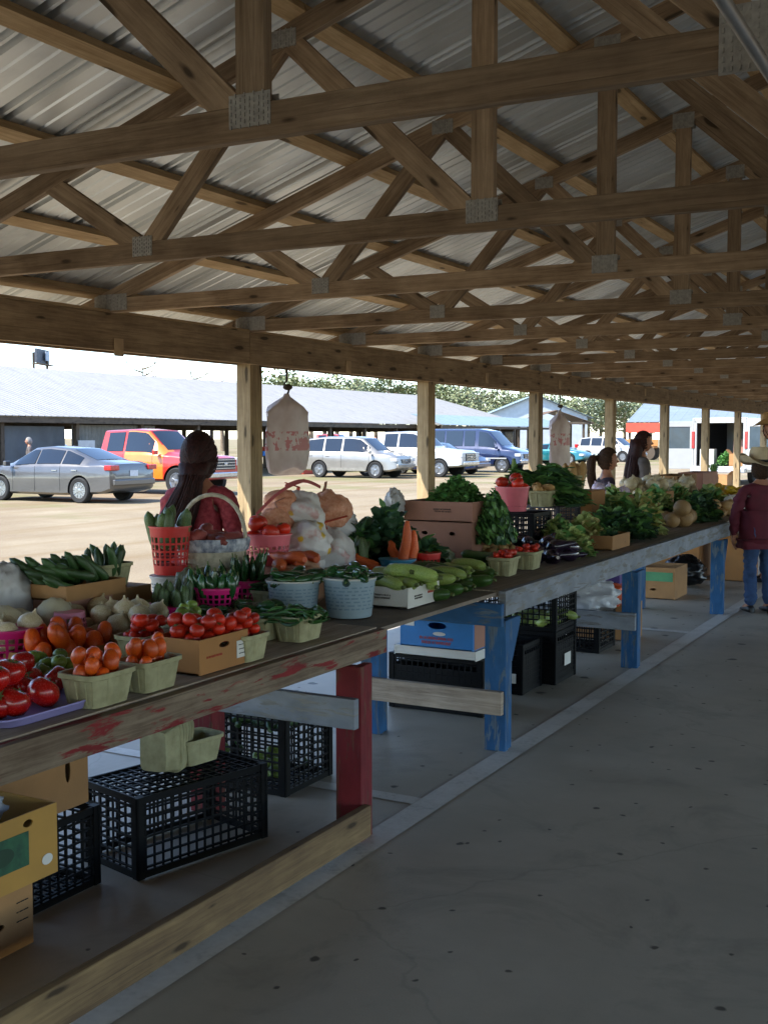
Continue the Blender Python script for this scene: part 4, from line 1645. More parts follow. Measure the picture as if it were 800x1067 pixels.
b = carton('holed_box', c2, .30, .36, .345, CARDO, 'tall brown box with round holes on the blue table', holesy=((.07, .27, .025, .025), (.21, .27, .025, .025), (.09, .13, .010, .010), (.21, .13, .010, .010)), lid=False)
c3 = c2 + Vector((-.09, -.02, .35))
m = MB()
m.box((0, 0, -.003), (.28, .34, .004))
tag(m.build('cardboard_sheet', CARDO, None, loc=c2 + Vector((0, 0, .352))), 'cardboard lid lying on the tall box with holes', 'cardboard')
berry(c3 + Vector((.03, 0, .004)), HY, 'berry basket of brown cucumbers on the tall box with holes', s=1.25)
upright('potato', c3 + Vector((.03, 0, .04)), .07, 10, .18, .04, 'brown sweet potato standing in the basket on the holed box', 'tubers on the holed box', lean=.3)
# cabbages and greens along the far end
for px, u, dim, mt, lb in ((634, 2.62, (.34, .5, .24), [LEAFD, LEAFD, LEAFM], 'dark cabbage bunch right of the box with holes'), (655, 2.52, (.34, .6, .26), [LEAFD, LEAFM], 'dark cabbage bunch on the front edge beyond the lettuce'),
                           (640, 2.9, (.36, .6, .34), [LEAFB, LEAFB, LEAFL], 'bright green cabbage pile beside the ponytail girl'), (668, 2.55, (.3, .6, .33), [LEAFL, LEAFB, LEAFY], 'pale leafy bunch beside the tan melons'),
                           (682, 2.9, (.36, .6, .30), [LEAFL, LEAFB], 'loose green bunch behind the tan melons'), (727, 2.50, (.30, .7, .26), [LEAFD, LEAFD, LEAFM], 'dark bunch at the far end before the yellow squash'),
                           (738, 2.75, (.30, .6, .26), [LEAFM, LEAFL], 'light bunch below the yellow squash'), (705, 3.0, (.3, .6, .26), [LEAFL, LEAFB], 'pale green bunch below the brown far boxes')):
    leafpile('cabbage_bunch', T(px, u, Z), dim, 150, .15, .12, mt, lb, 'greens', 'bunches at the far end', ruff=.25)
heap('cantaloupe', T(708, 2.52, Z), .3, .7, 7, .075, 'tan netted melon in the far group of melons', 'tan melons')
carton('root_box', T(633, 3.2, Z), .32, .55, .24, CARD, 'brown box of turnips beside the ponytail girl')
heap('turnip', T(633, 3.2, Z + .18), .3, .5, 22, .055, 'white and purple turnip beside the ponytail girl', 'turnips')
carton('root_box', T(668, 3.15, Z), .38, .95, .24, CARD, 'brown box of onions before the long haired woman')
heap('onion', T(668, 3.15, Z + .17), .36, .9, 26, .07, 'pale round onion in front of the long haired woman', 'onions by the woman', tries=14)
carton('root_box', T(702, 3.12, Z), .38, .95, .20, CARD, 'brown box of onions before the long far boxes')
heap('onion', T(702, 3.12, Z + .13), .36, .9, 20, .07, 'pale round onion before the brown far boxes', 'onions by the far boxes', tries=14)
carton('yellow_flat', T(757, 2.72, Z), .36, .8, .16, CARD, 'brown box of yellow squash at the far end')
heap('yellow_squash', T(757, 2.72, Z + .10), .34, .8, 26, .05, 'yellow crookneck squash in the far brown box', 'yellow squash', lie=True, ln=.2, tilt=1.4)
heap('garlic', T(764, 2.46, Z + .02), .16, .5, 16, .05, 'white garlic bulb beside the yellow squash', 'garlic bulbs')
heap('potato', T(750, 2.46, Z), .2, .5, 14, .05, 'brown potato below the yellow squash', 'potatoes below the squash', lie=True, ln=.12, tilt=2)
carton('far_box', T(700, 3.3, Z), .3, .9, .36, CARD, 'long brown box behind the pale onions')
carton('far_box', T(725, 3.3, Z), .3, .8, .36, CARDP, 'rosy brown box beyond the pale onions')
# pineapple
c1 = T(741, 3.28, Z)
pm = MB()
pm.lathe([(.03, 0), (.055, .01), (.075, .06), (.078, .11), (.066, .17), (.04, .20), (.01, .205)], 18, wob=lambda j, k: .05 * (1 if (j + k) % 2 else -1))
pa = pm.build('pineapple', M('pineapple rind', '#7a5a2a', .6, 0, .3, 40), None, True, 40, c1 + Vector((0, 0, .17)))
carton('support_box', c1, .2, .3, .165, CARD, 'brown box under the pineapple', lid=True)
pa.scale = (.8, .8, .8)
tag(pa, 'pineapple standing on a box at the far end', 'pineapple')
pm = MB()
for k in range(22):
    a = k * 2.4
    leaf_into(pm, Vector((.015 * math.cos(a), .015 * math.sin(a), .195)), Vector((math.cos(a) * (.25 + .03 * k), math.sin(a) * (.25 + .03 * k), 1)), Vector((math.cos(a), math.sin(a), .2)), .16, .025, .3, .02)
pm.build('crown', LEAFM, pa, True, 180)
blob('shopping_bag', T(772, 2.42, Z + .06), (.07, .1, .07), WHITEC, .2, 2, label='small white bag at the far end beside the cowboy boy', cat='bag')

# ================================================================== under the tables
c1 = Vector((-2.86, 2.28, .004))
b = carton('storage_box', c1,   .42, .58, .228, CARD, 'lower brown storage box with two dark oval hand holes', holesx=((.40, .15, .035, .012), (.43, .095, .035, .012)), lid=True)
for k in range(3):
    scribble(b, DARKPR, (.2108, .245, .09 + .03 * k), (0, 1, 0), (0, 0, 1), .05, .006, 1)
c1 = Vector((-2.80, 2.29, .238))
b = carton('storage_box', c1, .46, .62, .222, CARDY, 'yellow storage box with a green label stacked on the brown one', holesx=((.50, .19, .02, .012),))
patch(b, 'label_print', GREENLB, (.2308, .04, .115), (0, 1, 0), (0, 0, 1), .30, .105)
patch(b, 'label_print', M('dark green badge', '#12351f', .6), (.2322, .08, .115), (0, 1, 0), (0, 0, 1), .10, .055, rounded=True)
patch(b, 'sticker', STICK, (.2308, .265, .055), (0, 1, 0), (0, 0, 1), .045, .034, rounded=True)
blob('plastic_bag', c1 + Vector((0, 0, .20)), (.17, .25, .11), BAGG, .35, 2.5, label='grey plastic bag spilling out of the yellow storage box', cat='bag')
c1 = Vector((-2.98, 2.86, .004))
crate(c1, .36, .36, .285, 'black crate hidden behind the yellow storage box', 0)
carton('storage_box', c1 + Vector((-.05, -.05, .289)), .36, .46, .235, CARD, 'brown storage box with slot hole on the hidden crate', holesx=((.36, .14, .013, .045),), lid=True)
c1 = Vector((-2.79, 3.46, .004))
cr = crate(c1, .62, .36, .30, 'black lattice crate turned upside down in front under the red table', R(76), flip=True)
pt = c1 + Vector((-.02, -.10, .304))
for k in range(5):
    o = berry(pt + Vector((-.01 - .006 * k, .0 + .022 * k, .092)), 0, 'berry basket nested in the sideways stack on the upturned crate', 'nested berry baskets', s=1.05, rot=(R(-90), R(90 + 2 * k), R(8)))
berry(c1 + Vector((-.02, .14, .304)), R(80), 'empty berry basket standing on the upturned crate', s=1.1)
blob('plastic_bag', c1 + Vector((-.24, .16, .40)), (.05, .06, .10), M('pink bag film', '#b04a6a', .4, 0, .15, 6), .3, 3, label='pink bag behind the nested berry baskets', cat='bag')
crate(Vector((-2.94, 3.62, .004)), .2, .2, .28, 'small black crate behind the upturned one', R(76)) if False else None
c1 = Vector((-3.03, 4.37, .004))
crate(c1, .56, .40, .37, 'black crate of green cucumbers behind the red leg', 0)
heap('cucumber', c1 + Vector((0, 0, .28)), .5, .36, 44, .024, 'dark cucumber in the black crate behind the red leg', 'cucumbers under the table', cap=6, lie=True, ln=.17, tilt=1.5, tries=12)
for k in range(12):
    veg('green_tomato' if k % 3 else 'cucumber', c1 + Vector((rnd(-.22, .24), rnd(-.16, .1), .05 + rnd(0, .08))), .035, (rnd(0, 1), rnd(0, 1), 0), 'green tomato showing through the crate behind the red leg' if k % 3 else 'stray cucumber low in the crate behind the red leg', 'green fruit low in the crate')
blob('plastic_bag', Vector((-3.16, 4.0, .40)), (.05, .08, .12), BAGGR, .35, 3, label='pale green plastic bag hanging over the cucumber crate', cat='bag', flat=False)
# beneath the plywood and blue table
c1 = Vector((-2.86, 6.12, .004))
crate(c1, .60, .42, .325, 'long black crate under the blue carton', 0, solid=True)
b = carton('blue_carton', c1 + Vector((.02, -.06, .329)), .52, .40, .05, WHITEC, 'flat white carton between black crate and blue carton', lid=True)
b = carton('blue_carton', c1 + Vector((.04, -.08, .388)), .46, .40, .175, BLUEC, 'blue printed carton with red panel under the plywood sheet', holesy=((.23, .13, .06, .02),))
scribble(b, REDPR, (.0, -.2005, .045), (1, 0, 0), (0, 0, 1), .21, .05, 2)
patch(b, 'print', STICK, (-.17, -.2005, .135), (1, 0, 0), (0, 0, 1), .06, .03)
patch(b, 'print', STICK, (.02, -.2005, .085), (1, 0, 0), (0, 0, 1), .08, .022, rounded=True)
patch(b, 'side_panel', CARDP, (.2305, 0, .085), (0, 1, 0), (0, 0, 1), .36, .16)
m = MB()
m.lathe([(.05, 0), (.06, .02), (.055, .022), (.046, .004)], 20)
tag(m.build('paper_plate', STICK, None, True, loc=c1 + Vector((.12, -.1, .568))), 'small white dish on top of the blue carton', 'dish')
c1 = Vector((-2.84, 6.72, .004))
b = crate(c1, .54, .34, .31, 'black crate directly behind the near blue leg', 0, solid=True)
patch(b, 'sticker', STICK, (.18, -.1755, .10), (1, 0, 0), (0, 0, 1), .10, .06)
c1 = Vector((-2.76, 7.12, .004))
b = crate(c1, .54, .40, .34, 'lower black crate of the double stack under the blue table', 0, solid=True)
patch(b, 'sticker', STICK, (.2755, .02, .14), (0, 1, 0), (0, 0, 1), .12, .08)
crate(c1 + Vector((0, 0, .345)), .54, .40, .28, 'upper black crate of the double stack with green produce', 0)
heap('green_squash', c1 + Vector((0, 0, .365)), .5, .36, 20, .04, 'green squash in the upper crate under the blue table', 'squash in the upper crate', lie=True, ln=.2, tilt=1.5)
c1 = Vector((-2.86, 8.3, .004))
crate(c1, .56, .40, .29, 'black crate under a heap of white plastic', 0)
blob('plastic_sheet', c1 + Vector((.02, .0, .39)), (.32, .30, .15), BAGW, .45, 2.8, label='crumpled white plastic sheet on the far black crate', cat='plastic')
blob('plastic_bag', c1 + Vector((.16, .36, .36)), (.14, .16, .10), M('orange bag film', '#c4532a', .4, 0, .2, 5), .35, 3, label='orange bag behind the crumpled white plastic', cat='bag')
carton('storage_box', c1 + Vector((.1, .55, 0)), .5, .3, .28, CARD, 'brown box behind the crate of white plastic', lid=True)
b = carton('striped_box', c1 + Vector((.05, .62, .30)), .36, .3, .22, M('purple carton', '#4a3a74', .7), 'purple and orange striped carton on the brown box', lid=True)
scribble(b, REDPR, (.1808, 0, .12), (0, 1, 0), (0, 0, 1), .29, .05, 2)
c1 = Vector((-3.05, 11.4, .004))
b = carton('storage_box', c1, .52, .5, .31, CARD, 'brown open box with green stripe under the far blue table', holesy=((.3, .09, .03, .012),))
patch(b, 'print', M('green carton stripe', '#4f8a5c', .7), (0, -.2512, .22), (1, 0, 0), (0, 0, 1), .48, .09)
blob('rubbish_bag', Vector((-2.98, 12.3, .16)), (.22, .24, .17), BAGK, .3, 2.5, label='black plastic bag slumped behind the far blue leg', cat='bag')
c1 = Vector((-3.4, 13.2, .004))
b = carton('potato_box', c1, .9, .7, .42, CARDO, 'large open brown box of potatoes beneath the far table end', flaps=1)
heap('potato', c1 + Vector((0, 0, .28)), .8, .6, 30, .07, 'brown potato in the large open box beneath the far end', 'potatoes in the large box', lie=True, ln=.2, tilt=2, cap=4)
carton('storage_box', Vector((-2.62, 13.2, .004)), .4, .5, .5, CARDO, 'tall brown box behind the cowboy boy', lid=True)
# ================================================================== vehicles
GLASS = M('dark car glass', '#0c1116', .08, 0, .1, 3, spec=.8)
TYRE = M('tyre rubber', '#121212', .8, 0, .2, 20)
RIMM = M('alloy rim', '#9fa2a6', .3, .8, .08, 9)
CHROME = M('chrome trim', '#b9bbbd', .2, .9, .05, 9)
TRIM = M('black car trim', '#0d0d0e', .55, 0, .1, 9)
LAMP = M('clear lamp lens', '#b9bcbd', .15, 0, .1, 9, coat=.5)
TAIL = M('red lamp lens', '#a3151a', .2, 0, .15, 9, coat=.5)
AMBER = M('amber lamp lens', '#c86a18', .2, 0, .1, 9)
PLATE = M('pale number plate', '#b9bcc0', .5, 0, .1, 20)


def paintm(name, c, metal=.2, rough=.32):
    return M(name, c, rough, metal, .05, 3, coat=.8)


def car(name, st, W, wheels, wr, paint, label, cat, loc, rz, panes=(), wind=(), rear=None, tail='box', lamp_z=.72, grille=None, rimstyle=5, extras=(), tl=(.18, .22), hl=(.3, .14), plate=True, lower=None, tone=None):
    # st: stations along x (rear to front): x, z bottom, z belt, z top, w low, w belt, w top (fractions of the half width)
    par = empty(name, loc, rz, label, cat)
    hw = W / 2

    def sect(x):
        for a, b in zip(st, st[1:]):
            if a[0] <= x <= b[0]:
                k = (x - a[0]) / max(b[0] - a[0], 1e-6)
                return [p + (q - p) * k for p, q in zip(a, b)]
        return list(st[0] if x < st[0][0] else st[-1])

    def pts(x):
        _, zb, zl, zt, wl, wb, wt = sect(x)
        zm = zb + (zl - zb) * .55
        return [Vector((x, 0, zb)), Vector((x, wl * hw * .9, zb)), Vector((x, wl * hw, zb + .06)), Vector((x, hw * (wl * .4 + wb * .6) * 1.005, zm)), Vector((x, wb * hw, zl - .04)), Vector((x, wb * hw * .975, zl)),
                Vector((x, wt * hw + .0, zt - .05 if zt - zl > .2 else zl + (zt - zl) * .5)), Vector((x, wt * hw * .9, zt - .008)), Vector((x, wt * hw * .5, zt + .008)), Vector((x, 0, zt + .012))]

    def surf(x, s):
        p = pts(x)
        i = min(int(s), len(p) - 2)
        return p[i].lerp(p[i + 1], s - i)

    xs = []
    for a, b in zip(st, st[1:]):
        n = max(1, int((b[0] - a[0]) / .22))
        xs += [a[0] + (b[0] - a[0]) * k / n for k in range(n)]
    xs.append(st[-1][0])
    rings = []
    for x in xs:
        p = pts(x)
        rings.append(p + [Vector((q.x, -q.y, q.z)) for q in p[-2:0:-1]])
    m = MB()
    m.loft(rings)
    body = m.build('body', paint, par, True, 32)
    # wheel openings cut out of the shell
    cut = MB()
    for wx in wheels:
        for s in (-1, 1):
            cut.lathe([(wr * 1.16, -.28), (wr * 1.16, .3)], 28, (wx, s * hw, wr * 1.02), Matrix.Rotation(PI / 2, 3, 'X'))
    co_ = cut.build('cutter', TRIM, None)
    body.data.materials.append(TRIM)
    bo = body.modifiers.new('arch', 'BOOLEAN')
    bo.operation = 'DIFFERENCE'
    bo.solver = 'EXACT'
    bo.object = co_
    par.location = (0, 0, 0)
    par.rotation_euler = (0, 0, 0)
    bpy.context.view_layer.update()
    dg = bpy.context.evaluated_depsgraph_get()
    me = bpy.data.meshes.new_from_object(body.evaluated_get(dg))
    body.modifiers.clear()
    body.data = me
    bpy.data.objects.remove(co_)
    par.location = loc
    par.rotation_euler = (0, 0, rz)
    if tone:  # recolours side faces with the painted reflection
        me.materials.append(tone[2])
        for pl in me.polygons:
            if tone[0] < pl.center.x < tone[1] and pl.center.y < -hw * .55 and abs(pl.normal.z) < .8 and pl.material_index == 0:
                pl.material_index = len(me.materials) - 1
    if lower:
        m = MB()
        for s in (-1, 1):
            m.box((sum(wheels) / 2, s * hw * .985, st[len(st) // 2][1] + .09), (wheels[1] - wheels[0] - wr * 2.5, .03, .12))
        m.build('sill_trim', lower, par)

    def pane(x0, x1, s0, s1, side, nm, mat, off=.013, n=8, k=3, z1=None):
        mm = MB()
        vs, fs = [], []
        for i in range(n + 1):
            x = x0 + (x1 - x0) * i / n
            for j in range(k + 1):
                p = surf(x, s0 + (s1 - s0) * j / k)
                q = surf(x, min(s0 + (s1 - s0) * j / k + .02, 9))
                r_ = surf(x + .01, s0 + (s1 - s0) * j / k)
                nn = (r_ - p).cross(q - p)
                nn = -nn.normalized() if nn.length > 1e-9 else Vector((0, 1, 0))
                if nn.y < 0 and abs(nn.y) > .3 or (abs(nn.y) <= .3 and nn.z < 0):
                    nn = -nn
                p = p + nn * off
                vs.append(Vector((p.x, p.y * side, p.z)))
        for i in range(n):
            for j in range(k):
                a = i * (k + 1) + j
                fs.append((a, a + 1, a + k + 2, a + k + 1))
        mm.add(vs, fs)
        return mm.build(nm, mat, par, True, 180)

    for (x0, x1) in panes:
        for s in (-1, 1):
            pane(x0, x1, 5.12, 5.95, s, 'side_window', GLASS)
    for nm, (x0, x1) in wind:
        mm = MB()
        vs, fs = [], []
        for i in range(5):
            x = x0 + (x1 - x0) * i / 4
            half = [surf(x, 9 - t * .75) for t in (0, .8, 1.6, 2.4)]
            d = Vector((x1 - x0, 0, surf(x1, 9).z - surf(x0, 9).z))
            nn = Vector((-d.z, 0, d.x)).normalized()
            if nn.z < 0:
                nn = -nn
            row = [Vector((p.x, -p.y, p.z)) for p in half[:0:-1]] + half
            vs += [p + nn * .008 for p in row]
        w_ = 7
        for i in range(4):
            for j in range(w_ - 1):
                fs.append((i * w_ + j, i * w_ + j + 1, i * w_ + w_ + j + 1, i * w_ + w_ + j))
        mm.add(vs, fs)
        mm.build(nm, GLASS, par, True, 180)
    # wheels
    for wx in wheels:
        for s in (-1, 1):
            ro = Matrix.Rotation(-s * PI / 2, 3, 'X')
            wm = MB()
            wm.lathe([(wr * .62, -.10), (wr * .9, -.11), (wr, -.085), (wr * 1.0, .085), (wr * .92, .11), (wr * .64, .10), (wr * .60, .06), (wr * .6, -.06)], 28, (wx, s * (hw - .12), wr), ro)
            wo = wm.build('wheel', TYRE, par, True, 40)
            rm = MB()
            c0 = Vector((wx, s * (hw - .045), wr))
            rm.lathe([(wr * .54, -.03), (wr * .66, -.01), (wr * .66, .018), (wr * .60, .02), (wr * .56, -.005)], 28, c0, ro)
            rm.lathe([(wr * .17, -.02), (wr * .17, .016), (wr * .1, .022)], 14, c0, ro)
            for q in range(rimstyle):
                a = 2 * PI * q / rimstyle + .3
                d = Vector((math.cos(a), 0, math.sin(a)))
                for e in (-.10, .10):
                    d2 = Vector((math.cos(a + e * 1.3), 0, math.sin(a + e * 1.3)))
                    rm.board(c0 + d * wr * .12 + Vector((0, s * .006, 0)), c0 + d2 * wr * .6 + Vector((0, s * .008, 0)), wr * .09, .02, side=d.cross(Vector((0, 1, 0))))
            rm.build('rim', RIMM, wo, True, 40)
            bk = MB()
            bk.lathe([(wr * .58, -.02), (wr * .58, -.015)], 24, (wx, s * (hw - .1), wr), ro)
            bk.build('brake_shield', TRIM, wo)
    x0, x1 = st[0][0], st[-1][0]
    # lamps, bumpers, mirrors, handles
    for s in (-1, 1):
        if tl:
            b = MB()
            xr = x0 + tl[0] * .35
            zc = tl[2] if len(tl) > 2 else sect(xr)[2] - .10
            yy = surf(xr, 4).y
            b.box((x0 + .09, s * (hw * .80), zc), (.24, hw * .36, tl[1] * .6))
            b.build('tail_lamp', TAIL, par, bevel=.02)
        if hl:
            b = MB()
            xf = x1 - .14
            zc = lamp_z
            b.box((xf, s * hw * .76, zc), (.30, hw * .34, hl[1]))
            b.build('headlamp', LAMP, par, bevel=.02)
        mb_ = MB()
        mx = wind[0][1][0] - .12 if wind else .6
        mb_.box((mx, s * (hw + .09), sect(mx)[2] + .08), (.10, .18, .14))
        mb_.build('mirror', paint, par, bevel=.02)
    for sgn, x in ((-1, x0), (1, x1)):
        b = MB()
        zb = sect(x)[1]
        b.box((x + sgn * .015, 0, zb + .10), (.10, W * .86, .16))
        b.build('bumper', extras[0] if extras else paint, par, bevel=.03)
    if plate:
        b = MB()
        b.box((x0 - .012, 0, .78), (.012, .31, .15))
        b.build('number_plate', PLATE, par)
    if grille:
        b = MB()
        gz, gw, gh = grille
        b.box((x1 - .02, 0, gz), (.10, gw, gh))
        g_ = b.build('grille', TRIM, par, bevel=.01)
        b = MB()
        for k in range(4):
            b.box((x1 + .034, 0, gz - gh / 2 + gh * (k + .5) / 4), (.012, gw * .96, .022))
        b.build('slats', CHROME, g_)
        b = MB()
        b.lathe([(.06, -.01), (.06, .008), (.05, .012)], 20, (x1 + .045, 0, gz), Matrix.Rotation(PI / 2, 3, 'Y') @ Matrix.Diagonal((.55, 1.3, 1)))
        b.build('badge', CHROME, g_)
    ds = MB()
    for (a, b_) in panes[:-1] if len(panes) > 1 else panes:
        for s in (-1, 1):
            p = surf(a + .08, 3.8)
            ds.box((a + .16, s * (p.y + .012), p.z - .02), (.18, .02, .03))
    ds.build('door_handle', extras[1] if len(extras) > 1 else paint, par, bevel=.006)
    sm = MB()
    for (a, b_) in panes:
        for s in (-1, 1):
            for t in range(8):
                p, q = surf(b_ + .03, 2.1 + t * .36), surf(b_ + .03, 2.1 + (t + 1) * .36)
                sm.tube([Vector((p.x, s * (p.y + .001), p.z)), Vector((q.x, s * (q.y + .001), q.z))], .006, 4)
    sm.build('door_seam', TRIM, par)
    return par


GZ = -.12
SEDAN = [(-2.42, .45, .80, .84, .80, .84, .70), (-2.36, .34, .95, 1.02, .92, .93, .78), (-2.1, .26, .99, 1.08, .96, .96, .78), (-1.75, .24, .98, 1.10, .97, .97, .74), (-.80, .2, .97, 1.42, .98, .97, .64), (-.1, .2, .96, 1.475, .98, .97, .64), (.45, .2, .95, 1.44, .98, .97, .64),
         (1.30, .2, .93, 1.03, .98, .96, .72), (1.9, .22, .86, .93, .97, .93, .70), (2.3, .28, .74, .80, .90, .84, .66), (2.45, .36, .60, .62, .74, .72, .6)]
GREYP2 = paintm('grey metallic paint', '#545251', .5, .35)
rx = -21.15
s1 = car('parked_car', SEDAN, 1.85, (-1.35, 1.50), .335, GREYP2, 'grey sedan parked nose away beside the orange red pickup', 'car', (-22.45, 23.25, GZ), PI, ((-1.35, -.72), (-.66, .18), (.24, .98)), (('windshield', (1.22, .5)), ('rear_window', (-1.68, -.86))), tl=(.2, .22, .93), lamp_z=.68, extras=(GREYP2, CHROME), rimstyle=10)

PICK = [(-2.9, .62, 1.15, 1.18, .90, .93, .86), (-2.82, .45, 1.22, 1.26, .96, .97, .90), (-1.25, .42, 1.22, 1.26, .98, .98, .90), (-1.18, .42, 1.22, 1.30, .98, .98, .86), (-1.05, .42, 1.22, 1.93, .98, .98, .74), (.1, .42, 1.2, 1.97, .98, .98, .74), (.62, .42, 1.2, 1.93, .98, .98, .74),
        (1.35, .42, 1.18, 1.28, .98, .97, .80), (2.1, .42, 1.12, 1.20, .98, .96, .78), (2.75, .45, 1.05, 1.14, .97, .93, .76), (2.9, .5, .98, 1.04, .92, .88, .74)]
RED = paintm('orange red paint', '#a8220f', .1, .3)
ORGREFL = paintm('amber painted reflection', '#d5701a', .1, .3)  # warm reflection painted into the door colour; the truck itself is red
t = car('parked_pickup', PICK, 2.0, (-1.75, 1.85), .41, RED, 'orange red crew cab pickup parked nose out between sedan and shed post', 'pickup', (-23.3, 27.75, GZ), 0, ((-.85, -.22), (-.12, .92)), (('windshield', (1.28, .66)), ('rear_window', (-1.17, -1.07))), tl=(.2, .3, 1.05), lamp_z=.98, grille=(.92, 1.0, .34), extras=(CHROME, CHROME), hl=(.3, .24), tone=(-.2, 1.25, ORGREFL))
SUVS = [(-2.33, .5, 1.0, 1.05, .88, .9, .8), (-2.26, .34, 1.06, 1.18, .95, .95, .76), (-2.0, .3, 1.06, 1.66, .97, .96, .70), (-1.2, .28, 1.04, 1.74, .98, .97, .72), (.2, .28, 1.03, 1.74, .98, .97, .72), (.62, .28, 1.02, 1.68, .98, .97, .70), (1.38, .28, 1.0, 1.10, .98, .96, .76), (2.0, .3, .96, 1.03, .97, .93, .74), (2.28, .36, .86, .92, .92, .86, .72), (2.36, .42, .7, .74, .84, .8, .7)]
SILV = paintm('silver gold paint', '#8b867d', .5, .35)
car('parked_suv', SUVS, 1.83, (-1.35, 1.37), .35, SILV, 'silver gold suv parked nose out behind the hanging bag', 'suv', (-24.3, 42.5, GZ), 0, ((-1.95, -1.2), (-1.1, -.3), (-.2, 1.05)), (('windshield', (1.3, .66)), ('rear_window', (-2.22, -2.02))), tl=(.2, .4, 1.1), lamp_z=.78, grille=(.72, .8, .16), lower=M('grey sill', '#77746c', .6), extras=(SILV, SILV))
WHT = paintm('white paint', '#9a9a97', 0, .35)
car('parked_pickup', PICK, 1.95, (-1.75, 1.85), .38, WHT, 'white pickup with chrome grille parked beside the silver suv', 'pickup', (-23.05, 45.1, GZ), 0, ((-.85, -.22), (-.12, .92)), (('windshield', (1.28, .66)), ('rear_window', (-1.17, -1.07))), tl=(.2, .3, 1.05), lamp_z=.96, grille=(.86, 1.0, .30), extras=(CHROME, WHT), hl=(.3, .2))
DBLUE = paintm('dark blue paint', '#1c2a4d', .3, .3)
car('parked_car', SEDAN, 1.8, (-1.35, 1.50), .33, DBLUE, 'dark blue car between the white pickup and the blue van', 'car', (-23.4, 48.3, GZ), 0, ((-1.35, -.72), (-.66, .18), (.24, .98)), (('windshield', (1.22, .5)), ('rear_window', (-1.68, -.86))), lamp_z=.68, tl=(.2, .22, .93))
VANS = [(-2.75, .5, 1.1, 1.2, .90, .93, .86), (-2.68, .36, 1.2, 2.0, .96, .96, .80), (-2.4, .34, 1.2, 2.12, .98, .97, .80), (.4, .34, 1.18, 2.12, .98, .97, .80), (.95, .34, 1.16, 2.02, .98, .97, .78), (1.72, .34, 1.12, 1.24, .98, .96, .82), (2.3, .36, 1.06, 1.12, .97, .93, .8), (2.6, .4, .96, 1.0, .93, .88, .76), (2.68, .45, .8, .84, .86, .84, .74)]
VBLUE = paintm('van blue paint', '#1b2543', .3, .3)
v = car('parked_van', VANS, 2.0, (-1.75, 1.75), .37, VBLUE, 'blue van with white stripe parked near the third post', 'van', (-23.0, 52.2, GZ), 0, ((-2.35, -1.35), (-1.25, -.35), (-.25, .3), (.5, 1.4)), (('windshield', (1.64, 1.0)), ('rear_window', (-2.72, -2.66))), tl=(.2, .4, 1.05), lamp_z=.86, grille=(.8, .9, .22), extras=(CHROME, VBLUE))
m = MB()
for s in (-1, 1):
    m.box((-.1, s * 1.001, .70), (4.2, .012, .06))
m.build('stripe', WHT, v)
COUPE = [(-2.2, .45, .78, .82, .80, .84, .70), (-2.1, .3, .90, .95, .93, .93, .76), (-1.5, .24, .92, .99, .96, .96, .74), (-.75, .2, .90, 1.28, .98, .97, .62), (-.2, .2, .89, 1.32, .98, .97, .62), (.2, .2, .88, 1.28, .98, .97, .62), (.95, .2, .86, .95, .98, .96, .72), (1.7, .22, .78, .84, .97, .93, .70), (2.1, .28, .68, .72, .90, .84, .66), (2.25, .36, .54, .56, .74, .72, .6)]
TEAL = paintm('teal paint', '#0a5f66', .3, .3)
car('parked_car', COUPE, 1.8, (-1.25, 1.35), .32, TEAL, 'teal two door coupe seen beside the far hanging bag', 'car', (-25.4, 70.6, GZ), R(-8), ((-.9, -.3), (-.2, .75)), (('windshield', (.9, .24)), ('rear_window', (-1.45, -.8))), lamp_z=.6, tl=(.2, .2, .82))
car('parked_suv', SUVS, 1.9, (-1.35, 1.37), .36, WHT, 'white wagon parked behind the teal coupe', 'suv', (-24.3, 78.5, GZ), R(-10), ((-1.95, -1.2), (-1.1, -.3), (-.2, 1.05)), (('windshield', (1.3, .66)), ('rear_window', (-2.22, -2.02))), tl=(.2, .4, 1.1), lamp_z=.78, grille=(.72, .8, .16))

# white cargo van with its rear doors open, tail towards the shed
vx, vy, vr = -8.7, 44.9, R(82)
van = empty('cargo_van', (vx, vy, GZ), vr, 'white cargo van with rear doors swung open showing its dark load space', 'van')
m = MB()
L, Wv, H = 5.2, 2.05, 2.42
m.box((0, 0, .60), (L, Wv, .12))                                     # floor
for s in (-1, 1):
    m.prism([(-L / 2, .45), (L / 2, .45), (L / 2, 1.1), (1.75, 1.35), (1.0, H - .12), (.9, H), (-L / 2, H), (-L / 2, .45)][:-1], (0, .05 * s, 0), (0, s * (Wv / 2 - .05), 0), (1, 0, 0), (0, 0, 1))
m.box((-.85, 0, H - .025), (3.5, Wv - .104, .05))
m.box((.9, 0, 1.5), (.05, Wv - .104, 1.7))
m.box((2.2, 0, .95), (.78, Wv - .104, .5))
m.box((L / 2 + .06, 0, .6), (.12, Wv * .96, .3))
for s in (-1, 1):
    m.box((-L / 2 + .05, s * (Wv / 2 - .11), 1.5), (.08, .11, 1.7))
m.box((-L / 2 + .05, 0, H - .12), (.08, Wv - .12, .14))
m.build('body', WHT, van, bevel=.015)
m = MB()
m.box((-.8, 0, .665), (3.4, Wv - .12, .01))
for s in (-1, 1):
    m.box((-.8, s * (Wv / 2 - .058), 1.5), (3.3, .01, 1.55))
m.build('lining', M('dark van lining', '#2a2522', .8), van)
m = MB()
m.box((-L / 2 - .10, 0, .52), (.22, Wv * .98, .16))
m.build('bumper', M('pale bumper', '#a3a5a8', .4, .3), van, bevel=.02)
